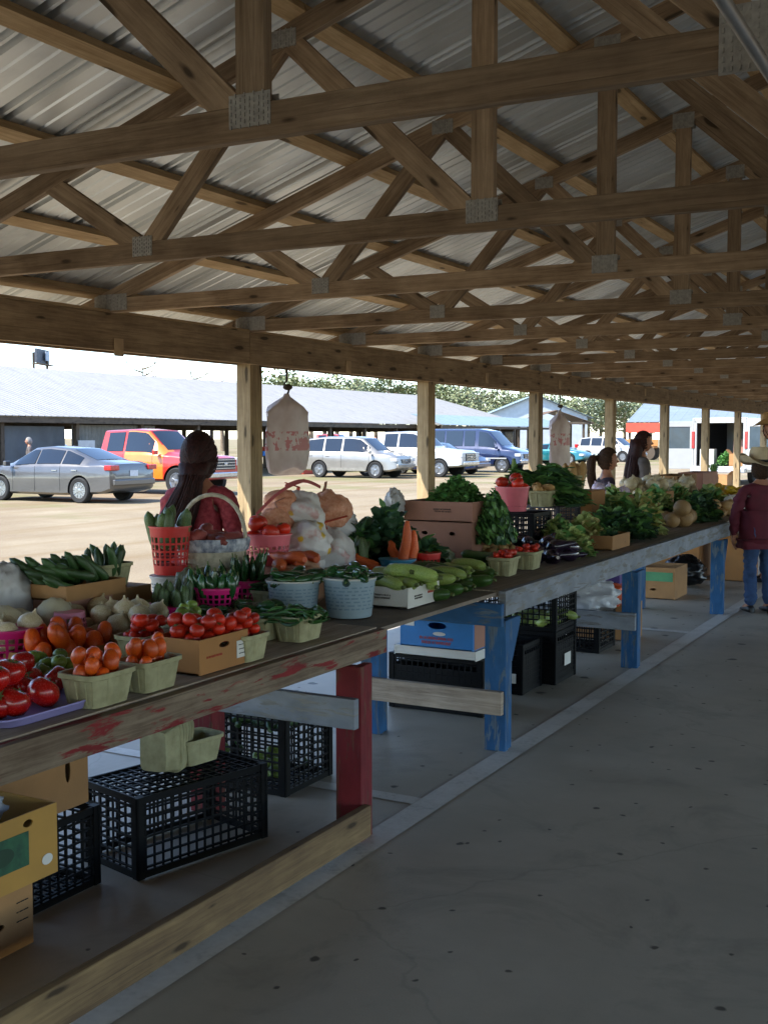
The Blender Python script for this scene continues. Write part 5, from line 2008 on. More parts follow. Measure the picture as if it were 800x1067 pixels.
for s, ang in ((1, 158), (-1, 165)):
    d = MB()
    dr = Matrix.Rotation(R(-ang) * s, 3, 'Z')
    hinge = Vector((-L / 2, s * (Wv / 2 - .02), 0))
    wd = Wv / 2 - .06
    for (a, b, z0, z1) in ((0, wd, .55, 1.30), (0, wd, 2.10, 2.30), (0, .10, 1.30, 2.10), (wd - .10, wd, 1.30, 2.10)):
        d.box(hinge + dr @ Vector((-.03, -s * (a + b) / 2, (z0 + z1) / 2)), (.05, b - a, z1 - z0 - .002), dr)
    do = d.build('rear_door', WHT, van, bevel=.008)
    d = MB()
    d.box(hinge + dr @ Vector((-.03, -s * wd / 2, 1.70)), (.012, wd - .2, .80), dr)
    d.build('pane', M('grey tinted pane', '#3f4a50', .1, 0, .1, 4), do)
    d = MB()
    d.box(hinge + dr @ Vector((-.065, -s * (wd - .16), 1.12)), (.03, .16, .06), dr)
    d.box(hinge + dr @ Vector((-.06, -s * wd * .5, .95)), (.014, .30, .12), dr)
    d.build('handle', TRIM, do)
    d = MB()
    d.box((-L / 2 + .0, s * (Wv / 2 - .045), 1.62), (.06, .105, .62))
    d.build('tail_lamp', TAIL, van, bevel=.01)
for wx in (-1.6, 1.7):
    for s in (-1, 1):
        wm = MB()
        wm.lathe([(.2, -.11), (.34, -.11), (.38, -.08), (.38, .08), (.34, .11), (.2, .11)], 24, (wx, s * (Wv / 2 - .1), .38), Matrix.Rotation(PI / 2, 3, 'X'))
        wm.build('wheel', TYRE, van, True, 40)
vm = van.matrix_basis


def inv(x, y, z):
    return Matrix.Translation((vx, vy, GZ)) @ Matrix.Rotation(vr, 4, 'Z') @ Vector((x, y, z))


carton('van_load', inv(-2.2, -.55, .675), .5, .6, .45, CARD, 'brown box of produce at the van door', flaps=1)
leafpile('van_greens', inv(-2.25, -.1, .68), (.6, .6, .5), 120, .2, .14, [LEAFB, LEAFM], 'green produce heaped in the open van', 'greens')
carton('van_load', inv(-2.2, .55, .675), .5, .5, .6, WHITEC, 'white box at the left inside the open van', lid=True)
carton('van_load', inv(-1.6, -.5, .675), .5, .7, .95, CARDP, 'rosy brown stacked box deep in the van', lid=True)
carton('crate_box', inv(-3.3, -.4, 0), .5, .9, .38, CARD, 'brown box on the ground behind the open van', flaps=1)
carton('crate_box', inv(-3.5, .6, 0), .5, .7, .3, WHITEC, 'white box on the ground behind the open van', lid=True)
car('parked_van', VANS, 2.05, (-1.75, 1.75), .37, WHT, 'white van at the right edge beyond the open cargo van', 'van', (-4.6, 56.0, GZ), R(-84), ((-2.35, -1.35), (-1.25, -.35), (-.25, .3), (.5, 1.4)), (('windshield', (1.64, 1.0)), ('rear_window', (-2.72, -2.66))), tl=(.2, .4, 1.05), lamp_z=.86, grille=(.8, .9, .22))

# ================================================================== barns
WHROOF = roof_mat('white painted roof sheet', '#858380', .0, .55)
BLROOF = roof_mat('pale blue roof sheet', '#76868c', .1, .5)
GRROOF = roof_mat('pale grey roof sheet', '#737d86', .2, .5)
DKWOOD = wood('dark barn lumber', '#6f6152', '#3d342b')
GRWALL = wood('grey barn boards', '#8d8b84', '#5e5c57', knots=False)
REDF = M('red fascia board', '#b5402a', .6, 0, .12, 4)
TARP = M('dark grey tarpaulin', '#3f444b', .6, 0, .25, 1.5, .3, 4)


def ribbed(par, name, p00, p10, p11, p01, mat, pit=.3, h=.02, t=.02):
    # sheet with ribs from the p00-p10 eave up to the p01-p11 ridge
    p00, p10, p11, p01 = (Vector(p) for p in (p00, p10, p11, p01))
    n = max(2, int((p10 - p00).length / pit))
    nn = (p10 - p00).cross(p01 - p00).normalized()
    if nn.z < 0:
        nn = -nn
    m = MB()
    pr = []
    for k in range(n):
        for a, b in ((0, 0), (.1, 1), (.2, 0)):
            pr.append(((k + a) / n, b * h))
    pr.append((1, 0))
    vs, fs = [], []
    for lay in (0, -t):
        for e0, e1 in ((p00, p10), (p01, p11)):
            for q, b in pr:
                vs.append(e0.lerp(e1, q) + nn * (b + lay))
    w = len(pr)
    for l in (0, 1):
        for k in range(w - 1):
            a = l * 2 * w + k
            fs.append((a, a + 1, a + w + 1, a + w))
    for k in range(w - 1):
        fs.append((k, k + 1, 2 * w + k + 1, 2 * w + k))
        fs.append((w + k, w + k + 1, 3 * w + k + 1, 3 * w + k))
    m.add(vs, fs)
    return m.build(name, mat, par)


barn = empty('market_barn', (0, 0, GZ), 0, 'long open market barn with white tin roof behind the parked cars', 'barn')
BA, BB, BE, BR = 6.0, 78.0, -30.0, -36.4
ez, rz_ = 2.56, 4.66
ribbed(barn, 'roof', (BE + .4, BA, ez - .1), (BE + .4, BB, ez - .1), (BR, BB - 4, rz_), (BR, BA, rz_), WHROOF)
ribbed(barn, 'roof', (BR * 2 - BE - .4, BA, ez - .1), (BR * 2 - BE - .4, BB, ez - .1), (BR, BB - 4, rz_ + .001), (BR, BA, rz_ + .001), WHROOF)
ribbed(barn, 'awning', (BE + 2.4, 58, 2.42), (BE + 2.4, 79.5, 2.42), (BE + .35, 79.5, 3.05), (BE + .35, 58, 3.05), BLROOF, .6)
m = MB()
m.board((BE + .32, BA, ez - .24), (BE + .32, BB, ez - .24), .2, .05)
m.build('fascia', DKWOOD, barn)
m = MB()
m.board((BE + 2.3, 58, 2.3), (BE + 2.3, 79.5, 2.3), .14, .05)
m.build('awning_beam', DKWOOD, barn)
y = BA + .5
while y < BB:
    for x in (BE, BR, BR * 2 - BE):
        m = MB()
        m.board((x, y, 0), (x, y, ez - .15 if x != BR else rz_ - .2), .16, .16, side=(0, 1, 0))
        m.build('post', DKWOOD, barn)
    m = MB()
    m.board((BE, y, ez - .36), (BR * 2 - BE, y, ez - .36), .2, .06)
    m.build('tie_beam', DKWOOD, barn)
    y += 3.6
for k in range(9):
    m = MB()
    yy = 59 + 2.5 * k
    m.board((BE + 2.25, yy, 0), (BE + 2.25, yy, 2.25), .12, .12, side=(0, 1, 0))
    m.build('awning_post', DKWOOD, barn)
# closed bays: grey boards and a dark tarpaulin
m = MB()
y = 31.7
k = 0
while y < 36.2:
    m.board((BE - .12, y, .03), (BE - .12, y, ez - .38), .218, .03, side=(0, 1, 0))
    y += .223
m.build('wall', GRWALL, barn)
tp = MB()
N = 40
vs, fs = [], []
for i in range(N + 1):
    for j in range(9):
        yy = 24.0 + 7.3 * i / N
        zz = .05 + (ez - .5) * j / 8
        vs.append((BE - .2 + .05 * math.sin(i * 1.1) + .04 * mnoise.noise(Vector((yy * 2, zz * 2, 0))), yy, zz))
for i in range(N):
    for j in range(8):
        a = i * 9 + j
        fs.append((a, a + 1, a + 10, a + 9))
tp.add(vs, fs)
tp.build('tarpaulin', TARP, barn, True, 180)
# notice board and the white cut-out leaning on the grey wall
m = MB()
m.box((0, 0, .85), (.04, .85, 1.5))
nb = tag(m.build('notice_board', M('pale notice board', '#a9aaab', .7, 0, .1, 6), None, loc=(BE + .25, 31.95, GZ)), 'pale notice board with faint writing leaning on the grey barn wall', 'sign')
m = MB()
for k in range(9):
    a = -.36
    while a < .3:
        w = rnd(.05, .16)
        m.box((.0215, a + w / 2, .30 + .13 * k), (.003, w, .035))
        a += w + .05
m.build('writing', M('faded dark writing', '#5d6066', .8), nb)
m = MB()
m.loft([[Vector((x, .13 * wd * math.cos(t), z + .13 * wd * .0)) for x, t in ((-.02, 0), (-.02, PI), (.02, PI), (.02, 0))] for z, wd in ((0, 1.0), (.08, 1.3), (.2, 1.1), (.32, .6), (.8, .5), (1.1, .6), (1.2, 1.1), (1.32, 1.35), (1.44, .9), (1.48, .4))])
tag(m.build('wooden_cutout', M('white painted board', '#cfcfca', .6, 0, .05), None, loc=(BE + .25, 33.35, GZ)), 'white bone shaped cutout leaning on the grey barn wall', 'sign')
# stalls' clutter inside the barn
for k, (x, y, dx, dy, h, mt, lb) in enumerate(((-31.5, 40.0, .8, 2.2, .8, DKWOOD, 'dark stall table at the near end inside the barn'), (-31.6, 46, .8, 2.4, .8, DKWOOD, 'dark stall table inside the barn behind the silver suv'), (-31.4, 53.5, .8, 2.4, .8, DKWOOD, 'dark stall table inside the barn behind the blue car'), (-31.6, 61, .8, 2.4, .8, DKWOOD, 'dark stall table inside the barn behind the van'))):
    tb = empty('stall_table', (x, y, GZ), 0, lb, 'table', 'stall tables in the barn')
    m = MB()
    m.board((0, -dy / 2, h), (0, dy / 2, h), dx, .05, side=(1, 0, 0))
    m.build('tabletop', mt, tb)
    for sx in (-1, 1):
        for sy in (-1, 1):
            m = MB()
            m.board((sx * .33, sy * (dy / 2 - .1), 0), (sx * .33, sy * (dy / 2 - .1), h - .026), .08, .08, side=(0, 1, 0))
            m.build('leg', mt, tb)
    for q in range(3):
        carton('stall_box', Vector((x + rnd(-.1, .1), y - .75 + .72 * q, GZ + h + .027)), .5, .55, rnd(.2, .5), (WHITEC, CARD, BLUEC, REDPR)[(k + q) % 4], ('white', 'brown', 'blue', 'red')[(k + q) % 4] + ' box ' + ('at the left', 'in the middle', 'at the right')[q] + ' of the ' + lb[5:], lid=True, group='boxes on the barn tables')
car('parked_car', SEDAN, 1.8, (-1.35, 1.50), .33, paintm('deep red paint', '#9c1c1c', .2, .3), 'red car seen through the open barn behind the pickup', 'car', (-47, 47.5, GZ), R(20), ((-1.35, -.72), (-.66, .18), (.24, .98)), (('windshield', (1.22, .5)), ('rear_window', (-1.68, -.86))), tl=(.2, .22, .93))
car('parked_suv', SUVS, 1.9, (-1.35, 1.37), .36, DBLUE, 'dark suv seen through the barn beside the red car', 'suv', (-46, 56, GZ), R(10), ((-1.95, -1.2), (-1.1, -.3), (-.2, 1.05)), (('windshield', (1.3, .66)), ('rear_window', (-2.22, -2.02))), tl=(.2, .4, 1.1))
car('parked_pickup', PICK, 2.0, (-1.75, 1.85), .41, RED, 'bright red pickup seen through the barn above the white pickup', 'pickup', (-45, 75, GZ), R(10), ((-.85, -.22), (-.12, .92)), (('windshield', (1.28, .66)), ('rear_window', (-1.17, -1.07))), tl=(.2, .3, 1.05))
# cooler and red box by the silver suv
for (px, py, mt, nm, lb) in ((297, 494, BLUEPL, 'cool_box', 'blue cool box on the ground behind the silver suv'), (317, 494, REDPR, 'storage_box', 'red box on the ground beside the blue cool box')):
    q = PZ(px, py, GZ)
    m = MB()
    m.box((0, 0, .22), (.5, .9, .44))
    b = m.build(nm, mt, None, bevel=.03, loc=(q.x, q.y, GZ))
    m = MB()
    m.box((0, 0, .465), (.53, .93, .05))
    m.build('lid', STICK, b, bevel=.01)
    tag(b, lb, 'box')

# far barn across the end, grey roof over a red fascia
b2 = empty('far_barn', (0, 0, GZ), 0, 'far barn with pale grey roof and red fascia across the lot', 'barn')
ribbed(b2, 'roof', (-26, 88, 2.9), (6, 88, 2.9), (6, 95, 5.2), (-26, 95, 5.2), GRROOF, .8)
ribbed(b2, 'roof', (-26, 102, 2.9), (6, 102, 2.9), (6, 95, 5.201), (-26, 95, 5.201), GRROOF, .8)
m = MB()
m.box((-10.0, 87.9, 2.45), (32, .08, .75))
m.build('fascia', REDF, b2)
for k in range(10):
    m = MB()
    x = -25.8 + 3.4 * k
    m.board((x, 88.2, 0), (x, 88.2, 2.85), .18, .18, side=(1, 0, 0))
    m.build('post', DKWOOD, b2)
m = MB()
m.box((-10, 101.5, 1.2), (32, .1, 2.4))
m.build('rear_wall', DKWOOD, b2)
# old wheeled machine in front of the far barn: frame, tall wheels
tr = empty('farm_wagon', (-24.3, 85.5, GZ), 0, 'brown farm wagon with spoked wheels before the far barn', 'wagon')
m = MB()
m.box((0, 0, .95), (2.6, 1.2, .12))
m.box((0, -.6, 1.3), (2.6, .06, .5))
m.box((0, .6, 1.3), (2.6, .06, .5))
m.build('bed', CARDO, tr)
for sx in (-.9, .9):
    for sy in (-.75, .75):
        m = MB()
        ro = Matrix.Rotation(PI / 2, 3, 'X')
        m.lathe([(.5, -.04), (.56, -.04), (.56, .04), (.5, .04)], 24, (sx, sy, .56), ro)
        for q in range(8):
            a = PI * q / 4
            m.tube([(sx, sy, .56), (sx + .5 * math.cos(a), sy, .56 + .5 * math.sin(a))], .03, 5)
        m.build('wheel', DKWOOD, tr)
# open gabled pavilion and the blue roofed house behind it
pv = PZ(604, 478, GZ)
pav = empty('pavilion', (0, 0, GZ), 0, 'small open pavilion with low brown gable roof beyond the teal coupe', 'pavilion')
px0, py0 = -29.6, 82.0
e1, e2, hh = -3.0, 3.0, 2.75
ax = Vector((.88, .47, 0))
ay = Vector((-.47, .88, 0))
O = Vector((px0, py0, 0))
for s in (-1, 1):
    a, b = O + ax * s * 2.9 + Vector((0, 0, hh)), O + Vector((0, 0, hh + 1.0))
    ribbed(pav, 'roof', a, a + ay * 7, b + ay * 7, b, roof_mat('brown roof sheet', '#5d4a3a', .1, .6), .4)
    for d in (.3, 6.5):
        m = MB()
        q = O + ax * s * 2.1 + ay * d
        m.board(q, q + Vector((0, 0, hh + .22)), .18, .18, side=ax)
        m.build('post', DKWOOD, pav)
m = MB()
m.board(O + ay * .3 + ax * .1, O + ay * .3 + ax * .1 + Vector((0, 0, hh + .85)), .3, .3, side=ax)
m.build('post', POSTW, pav)
m = MB()
m.board(O - ax * 2.7 + ay * .12 + Vector((0, 0, hh + .02)), O + ax * 2.7 + ay * .12 + Vector((0, 0, hh + .02)), .18, .06)
m.build('tie_beam', DKWOOD, pav)
hs = empty('house', (0, 0, GZ), 0, 'white house with pale blue gable roof behind the pavilion', 'house')
O = Vector((-35.5, 93.0, 0))
m = MB()
m.prism([(-4.5, 0), (4.5, 0), (4.5, 3.5), (0, 5.3), (-4.5, 3.5)], ay * 9, O, ax, (0, 0, 1))
m.build('wall', M('pale siding', '#a9b0b5', .7, 0, .08, 3), hs)
for s in (-1, 1):
    a, b = O + ax * s * 5.0 + Vector((0, 0, 3.34)) - ay * .4, O + Vector((0, 0, 5.35)) - ay * .4
    ribbed(hs, 'roof', a, a + ay * 9.8, b + ay * 9.8, b, BLROOF, .5)
for d in (-2.4, 0, 2.4):
    w = MB()
    w.box((0, 0, 0), (1.0, .06, 1.3), Matrix.Rotation(math.atan2(ax.y, ax.x), 3, 'Z'))
    q = O + ax * d - ay * .035 + Vector((0, 0, 1.9))
    w.build('window', GLASS, hs, loc=q)
# billboard above the barn
bb = empty('billboard', (0, 0, GZ), 0, 'dark billboard on posts rising above the white barn roof', 'billboard')
q = PU(44, 371, 46)
m = MB()
m.box((q.x, q.y, q.z + .1), (.12, 1.9, .75), Matrix.Rotation(R(25), 3, 'Z'))
m.build('panel', M('dark sign face', '#3f434b', .7, 0, .2, 1), bb)
m = MB()
m.box((q.x + .1, q.y + .3, q.z + .12), (.05, .5, .5), Matrix.Rotation(R(25), 3, 'Z'))
m.build('poster', M('pale sign face', '#8f98a3', .7), bb)
for d in (-.5, .5):
    m = MB()
    m.tube([(q.x - .12, q.y + d, 0), (q.x - .12, q.y + d, q.z + .3)], .07, 8)
    m.build('post', DKWOOD, bb)
m = MB()
m.box((q.x + .1, q.y, q.z - .34), (.4, 2.3, .05), Matrix.Rotation(R(25), 3, 'Z'))
m.build('catwalk', DKWOOD, bb)

# ================================================================== trees beyond the barns
BARK = M('grey bark', '#6b5d4c', .9, 0, .3, 6)
TLG = [M('mixed green oak leaf', '#47522f', .6, 0, .35, .5, col2='#677048'), M('olive leaf', '#5a5f3a', .6, 0, .3, .5, col2='#7b7d55')]  # two leaf colours, picked at random for each leaf
TLP = [M('pine needle tuft', '#3b4a33', .6, 0, .3, .5, col2='#53624a')]
TLB = [M('bare twig and bud', '#7a6850', .8, 0, .3, .5, col2='#937f62')]


def tree_mesh(kind, seed):
    random.seed(seed)
    H = 9
    tk, cr = MB(), MB()
    tk.tube([(0, 0, 0), (.1, 0, H * .3), (.0, .15, H * .6), (.1, .1, H * .95)], [.28, .22, .14, .03], 8)
    ends = []
    for k in range(16):
        z = H * (.32 + .6 * k / 16)
        a = k * 2.4
        ln = (H * .34) * (1 - .55 * k / 16) * rnd(.7, 1.15)
        e = Vector((math.cos(a) * ln, math.sin(a) * ln, z + ln * rnd(.25, .6)))
        md = Vector((math.cos(a) * ln * .5, math.sin(a) * ln * .5, z + ln * .15))
        tk.tube([(0.05, .05, z), md, e], [.10, .06, .02], 5)
        ends += [md, e]
        for q in range(5 if kind == 'bare' else 2):
            f = e + Vector((rnd(-1, 1), rnd(-1, 1), rnd(.1, 1.2))) * ln * .4
            tk.tube([md.lerp(e, rnd(.3, 1)), f], [.03, .008], 4)
            ends.append(f)
    n = {'leafy': 1500, 'pine': 1500, 'bare': 350}[kind]
    for k in range(n):
        c = random.choice(ends) + Vector((random.gauss(0, .55), random.gauss(0, .55), random.gauss(0, .5)))
        s = rnd(.12, .26) if kind != 'bare' else rnd(.04, .10)
        a = Vector((rnd(-1, 1), rnd(-1, 1), rnd(-1, 1))).normalized()
        b = a.orthogonal().normalized()
        if kind == 'pine':
            cr.add([c - a * s * 1.5, c + b * s * .35, c + a * s * 1.5, c - b * s * .35], [(0, 1, 2, 3)], 0)
        else:
            cr.add([c - a * s, c + b * s * .7, c + a * s, c - b * s * .7], [(0, 1, 2, 3)], random.randrange(2) if kind == 'leafy' else 0)
    me1 = tk.mesh('trunk', BARK, True, 60)
    me2 = cr.mesh('crown', {'leafy': TLG, 'pine': TLP, 'bare': TLB}[kind])
    return me1, me2


TM = {(k, i): tree_mesh(k, 5 + i * 7 + len(k)) for k in ('leafy', 'pine', 'bare') for i in range(2)}
random.seed(77)


def tree(kind, i, x, y, s, sz, label):
    e = empty('oak_tree' if kind != 'pine' else 'pine_tree', (x, y, GZ), rnd(0, 6), label, 'tree', {'leafy': 'green trees beyond the barn', 'pine': 'pines far beyond', 'bare': 'bare trees beyond the barn'}[kind])
    e.scale = (s, s, sz)
    for nm, me in zip(('trunk', 'crown'), TM[(kind, i)]):
        o = bpy.data.objects.new(nm, me)
        COL.objects.link(o)
        o.parent = e
    return e


lbs = {'leafy': 'green leafy tree beyond the white barn roof', 'bare': 'nearly bare brown tree beyond the white barn roof', 'pine': 'dark tree in the far row beyond the end barns'}
for k, px in enumerate((150, 176, 204, 232, 262)):
    q = PU(px, 420, 78 + 6 * (k % 2))
    tree('bare', k % 2, q.x, q.y, 1.1, rnd(1.0, 1.12), lbs['bare'])
for k in range(22):
    px = 284 + 13.5 * k
    q = PU(px, 420, 70 + 7 * (k % 3))
    d = (q - EYEV).dot(FWD)
    ht = (455 - (392 + (px - 280) * .05 + rnd(-7, 4))) * d / 1190 + 1.6
    tree('leafy', k % 2, q.x, q.y, ht / 9.5 * 1.25, ht / 9.5, lbs['leafy'])
for k in range(20):
    px = 560 + 13 * k
    q = EYEV + ray(px, 455) * (150 + 14 * (k % 3))
    d = (q - EYEV).dot(FWD)
    ht = (455 - (410 + (px - 560) * .015 + rnd(-4, 4))) * d / 1190 + 1.6
    tree('pine' if k % 3 else 'leafy', k % 2, q.x, q.y, ht / 9.5 * 1.3, ht / 9.5, lbs['pine'] if k % 3 else 'pale green tree in the far row beyond the end barns')
# ================================================================== people
SKIN = M('tan skin', '#a8745a', .5, 0, .1, 20, sub=.1)
HAIRD = M('dark hair', '#1c0c0c', .55, 0, .35, 60, .5, 160, col2='#3c1c17', spec=.25)
HAIRB = M('brown hair', '#2c1c12', .6, 0, .35, 60, .4, 160, col2='#4a3220', spec=.25)
JEAN = M('blue denim', '#2a4164', .85, 0, .3, 14, .2, 200)
MAROON = M('maroon speckled cloth', '#7a1a28', .8, 0, .3, 46, .2, 120, col2='#a0404a')
CHECK = M('maroon shirt cloth', '#5a1626', .8, 0, .15, 12, .2, 120)
PLUMC = M('dark plum cloth', '#322838', .85, 0, .2, 10, .2, 120)
GREYC = M('grey brown cloth', '#58504c', .85, 0, .2, 10, .2, 120)
PALEC = M('pale shirt cloth', '#b9aba2', .85, 0, .12, 10, .2, 120)
FELT = M('cream felt', '#c9b594', .8, 0, .1, 14, .2, 120)
STRAW = M('tan straw', '#b08c5c', .8, 0, .15, 40, .4, 150)
BOOT = M('black leather', '#141212', .5, 0, .2, 10)
EYE_M = M('eye white', '#cfc8c0', .3, 0, .05)


def skin_mesh(joints, edges, name, mat, sub=2):
    names = list(joints)
    me = bpy.data.meshes.new(name)
    me.from_pydata([joints[n][0] for n in names], [(names.index(a), names.index(b)) for a, b in edges], [])
    o = bpy.data.objects.new(name, me)
    COL.objects.link(o)
    md = o.modifiers.new('skin', 'SKIN')
    md.use_smooth_shade = True
    for i, n in enumerate(names):
        r = joints[n][1]
        sv = me.skin_vertices[0].data[i]
        sv.radius = r if isinstance(r, tuple) else (r, r)
        sv.use_root = (i == 0)
    sb = o.modifiers.new('sub', 'SUBSURF')
    sb.levels = sb.render_levels = sub
    bpy.context.view_layer.update()
    dg = bpy.context.evaluated_depsgraph_get()
    m2 = bpy.data.meshes.new_from_object(o.evaluated_get(dg))
    m2.name = name
    bpy.data.objects.remove(o)
    m2.materials.clear()
    m2.materials.append(mat)
    m2.polygons.foreach_set('use_smooth', [True] * len(m2.polygons))
    return m2


def link(name, me, par):
    if name in ('shirt', 'trousers'):
        nn = [v.normal.copy() for v in me.vertices]
        for v, n in zip(me.vertices, nn):
            q = v.co
            f_ = abs(mnoise.noise(Vector((q.x * 9, q.y * 9, q.z * 15)))) * .022 + mnoise.noise(q * 7) * .010 + mnoise.noise(Vector((q.x * 5, q.y * 5, q.z * 34))) * .007
            v.co = q + n * (f_ - .004)
    o = bpy.data.objects.new(name, me)
    COL.objects.link(o)
    o.parent = par
    return o


def person(loc, face, H, label, shirt, legs, hair, hairmat, sleeves='long', hat=None, arms=((-.02, .10), (-.02, .10)), child=False, lean=0.0, slim=1.0, big=1.0, hatk=1.0):
    # face: world direction the figure looks towards (x, y); local +Y is forward
    k = H / 1.7
    rz = math.atan2(-face[0], face[1])
    par = empty('person', loc, rz, label, 'person')
    hs = 1.16 if child else 1.05
    nz = 1.47 - (.03 if child else 0)
    sh = .165 * slim
    J = {'pelvis': ((0, 0, .93), (.125 * slim, .10)), 'waist': ((0, .0, 1.06), (.115 * slim, .09)), 'chest': ((0, .0 + lean * .4, 1.26), (.145 * slim, .105)), 'collar': ((0, -.01 + lean, nz - .04), (.07, .06)), 'neck': ((0, .0 + lean, nz + .04), .05), 'skull': ((0, .02 + lean, nz + .12), .055)}
    E = [('pelvis', 'waist'), ('waist', 'chest'), ('chest', 'collar'), ('collar', 'neck'), ('neck', 'skull')]
    for s, nm in ((-1, 'l'), (1, 'r')):
        fw, out = arms[0 if s < 0 else 1]
        J['sh' + nm] = ((s * sh, lean, nz - .09), .058)
        J['el' + nm] = ((s * (sh + .05 + out * .4), lean - .03 + fw * .35, nz - .37), .043)
        J['wr' + nm] = ((s * (sh + .05 + out * .2), lean + .03 + fw, nz - .60 + max(fw, 0) * .55), .030)
        J['hd' + nm] = ((s * (sh + .045 + out * .15), lean + .05 + fw * 1.2, nz - .68 + max(fw, 0) * .6), (.038, .022))
        J['hip' + nm] = ((s * .09, 0, .87), .092)
        J['kn' + nm] = ((s * .10, .025, .48), .060)
        J['an' + nm] = ((s * .105, -.015, .09), .042)
        J['toe' + nm] = ((s * .12, .13, .035), .034)
        E += [('collar', 'sh' + nm), ('sh' + nm, 'el' + nm), ('el' + nm, 'wr' + nm), ('wr' + nm, 'hd' + nm), ('pelvis', 'hip' + nm), ('hip' + nm, 'kn' + nm), ('kn' + nm, 'an' + nm), ('an' + nm, 'toe' + nm)]
    sc = lambda d, g=1.0, a=0.0: {n: (tuple(c * k for c in p), tuple((q * g + a) * k for q in (r if isinstance(r, tuple) else (r, r)))) for n, (p, r) in d.items()}
    bm_ = skin_mesh(sc(J), E, 'body', SKIN)
    # head, face and fingers join the same mesh
    h = MB()
    hc = Vector((0, .025 + lean, nz + .155)) * k
    R0 = Vector((.074, .094, .112)) * k * hs
    N, V = 20, 14
    for j in range(1, V):
        pass
    h.ell((0, 0, 0), (1, 1, 1), N, V)
    out = []
    for p in h.v:
        x, y, z = p
        jaw = 1 - .28 * max(-z - .1, 0)
        y2 = y * (1 - .12 * max(-z, 0)) + (.10 if y > 0 and z < -.3 else 0) * min(-z, 1)
        if y > .6 and abs(x) < .5 and -.25 < z < .15:
            y2 -= .05 * (abs(x) > .12)
        out.append(tuple(hc + Vector((x * jaw * R0.x, y2 * R0.y, z * R0.z))))
    h.v = out
    f = lambda x, y, z: hc + Vector((x * R0.x, y * R0.y, z * R0.z))
    h.loft([[f(-.08, .93, .12), f(.08, .93, .12), f(.07, 1.0, .10), f(-.07, 1.0, .10)], [f(-.17, .93, -.12), f(.17, .93, -.12), f(.10, 1.22, -.15), f(-.10, 1.22, -.15)], [f(-.16, .90, -.24), f(.16, .90, -.24), f(.08, 1.06, -.22), f(-.08, 1.06, -.22)]])
    h.ell(f(0, .92, -.46), (.30 * R0.x, .09 * R0.y, .05 * R0.z), 10, 6)
    h.ell(f(0, .90, -.56), (.26 * R0.x, .09 * R0.y, .05 * R0.z), 10, 6)
    for s in (-1, 1):
        h.ell(f(s * 1.0, -.05, -.08), (.14 * R0.x, .20 * R0.y, .26 * R0.z), 8, 6)
        w, hd = Vector(J['wr' + ('l' if s < 0 else 'r')][0]) * k, Vector(J['hd' + ('l' if s < 0 else 'r')][0]) * k
        d = (hd - w).normalized()
        ac = Vector((0, 1, 0))
        ac = (ac - d * ac.dot(d)).normalized()
        inn = Vector((-s, 0, 0))
        for q, (off, L) in enumerate(((-.028, .060), (-.009, .072), (.010, .068), (.028, .052))):
            b0 = hd + ac * off * k + d * .005 * k
            h.tube([b0, b0 + d * L * .45 * k, b0 + d * L * .8 * k + inn * .012 * k, b0 + d * L * k + inn * .028 * k], [.0095 * k, .009 * k, .008 * k, .006 * k], 6)
        b0 = hd + ac * .026 * k - d * .035 * k
        h.tube([b0, b0 + ac * .022 * k + d * .015 * k, b0 + ac * .030 * k + d * .045 * k + inn * .01 * k], [.012 * k, .010 * k, .007 * k], 6)
    me2 = h.mesh('head', SKIN, True, 180)
    import bmesh
    b = bmesh.new()
    b.from_mesh(bm_)
    b.from_mesh(me2)
    b.to_mesh(bm_)
    b.free()
    bm_.polygons.foreach_set('use_smooth', [True] * len(bm_.polygons))
    bpy.data.meshes.remove(me2)
    link('body', bm_, par)
    for s in (-1, 1):
        e = MB()
        e.ell(f(s * .38, .86, .06), (.17 * R0.x, .10 * R0.y, .09 * R0.z), 8, 6)
        eo = e.build('eye', EYE_M, par, True, 180)
        e = MB()
        e.ell(f(s * .38, .93, .06), (.08 * R0.x, .05 * R0.y, .08 * R0.z), 8, 6)
        e.build('iris', HAIRD, eo, True, 180)
    # clothes
    S = {n: J[n] for n in ('pelvis', 'waist', 'chest', 'collar', 'shl', 'shr')}
    SE = [('pelvis', 'waist'), ('waist', 'chest'), ('chest', 'collar'), ('collar', 'shl'), ('collar', 'shr')]
    for nm in 'lr':
        S['el' + nm] = J['el' + nm]
        SE.append(('sh' + nm, 'el' + nm))
        if sleeves == 'long':
            S['wr' + nm] = J['wr' + nm]
            SE.append(('el' + nm, 'wr' + nm))
    S['hem'] = ((0, 0, .82), (.185 * slim, .165))
    S['pelvis'] = ((0, 0, .93), (.17 * slim, .15))
    SE.append(('hem', 'pelvis'))
    S['collar'] = ((0, -.01 + lean, nz - .055), (.062, .055))
    link('shirt', skin_mesh(sc(S, 1.06, .014), SE, 'shirt', shirt, 3), par)
    Tn = {n: J[n] for n in ('pelvis', 'hipl', 'hipr', 'knl', 'knr')}
    Tn['pelvis'] = ((0, 0, .89), (.105 * slim, .085))
    TE = [('pelvis', 'hipl'), ('pelvis', 'hipr'), ('hipl', 'knl'), ('hipr', 'knr')]
    for nm in 'lr':
        p = J['an' + nm][0]
        Tn['an' + nm] = ((p[0], p[1], .07), .055)
        TE.append(('kn' + nm, 'an' + nm))
    link('trousers', skin_mesh(sc(Tn, 1.04, .012), TE, 'trousers', legs, 3), par)
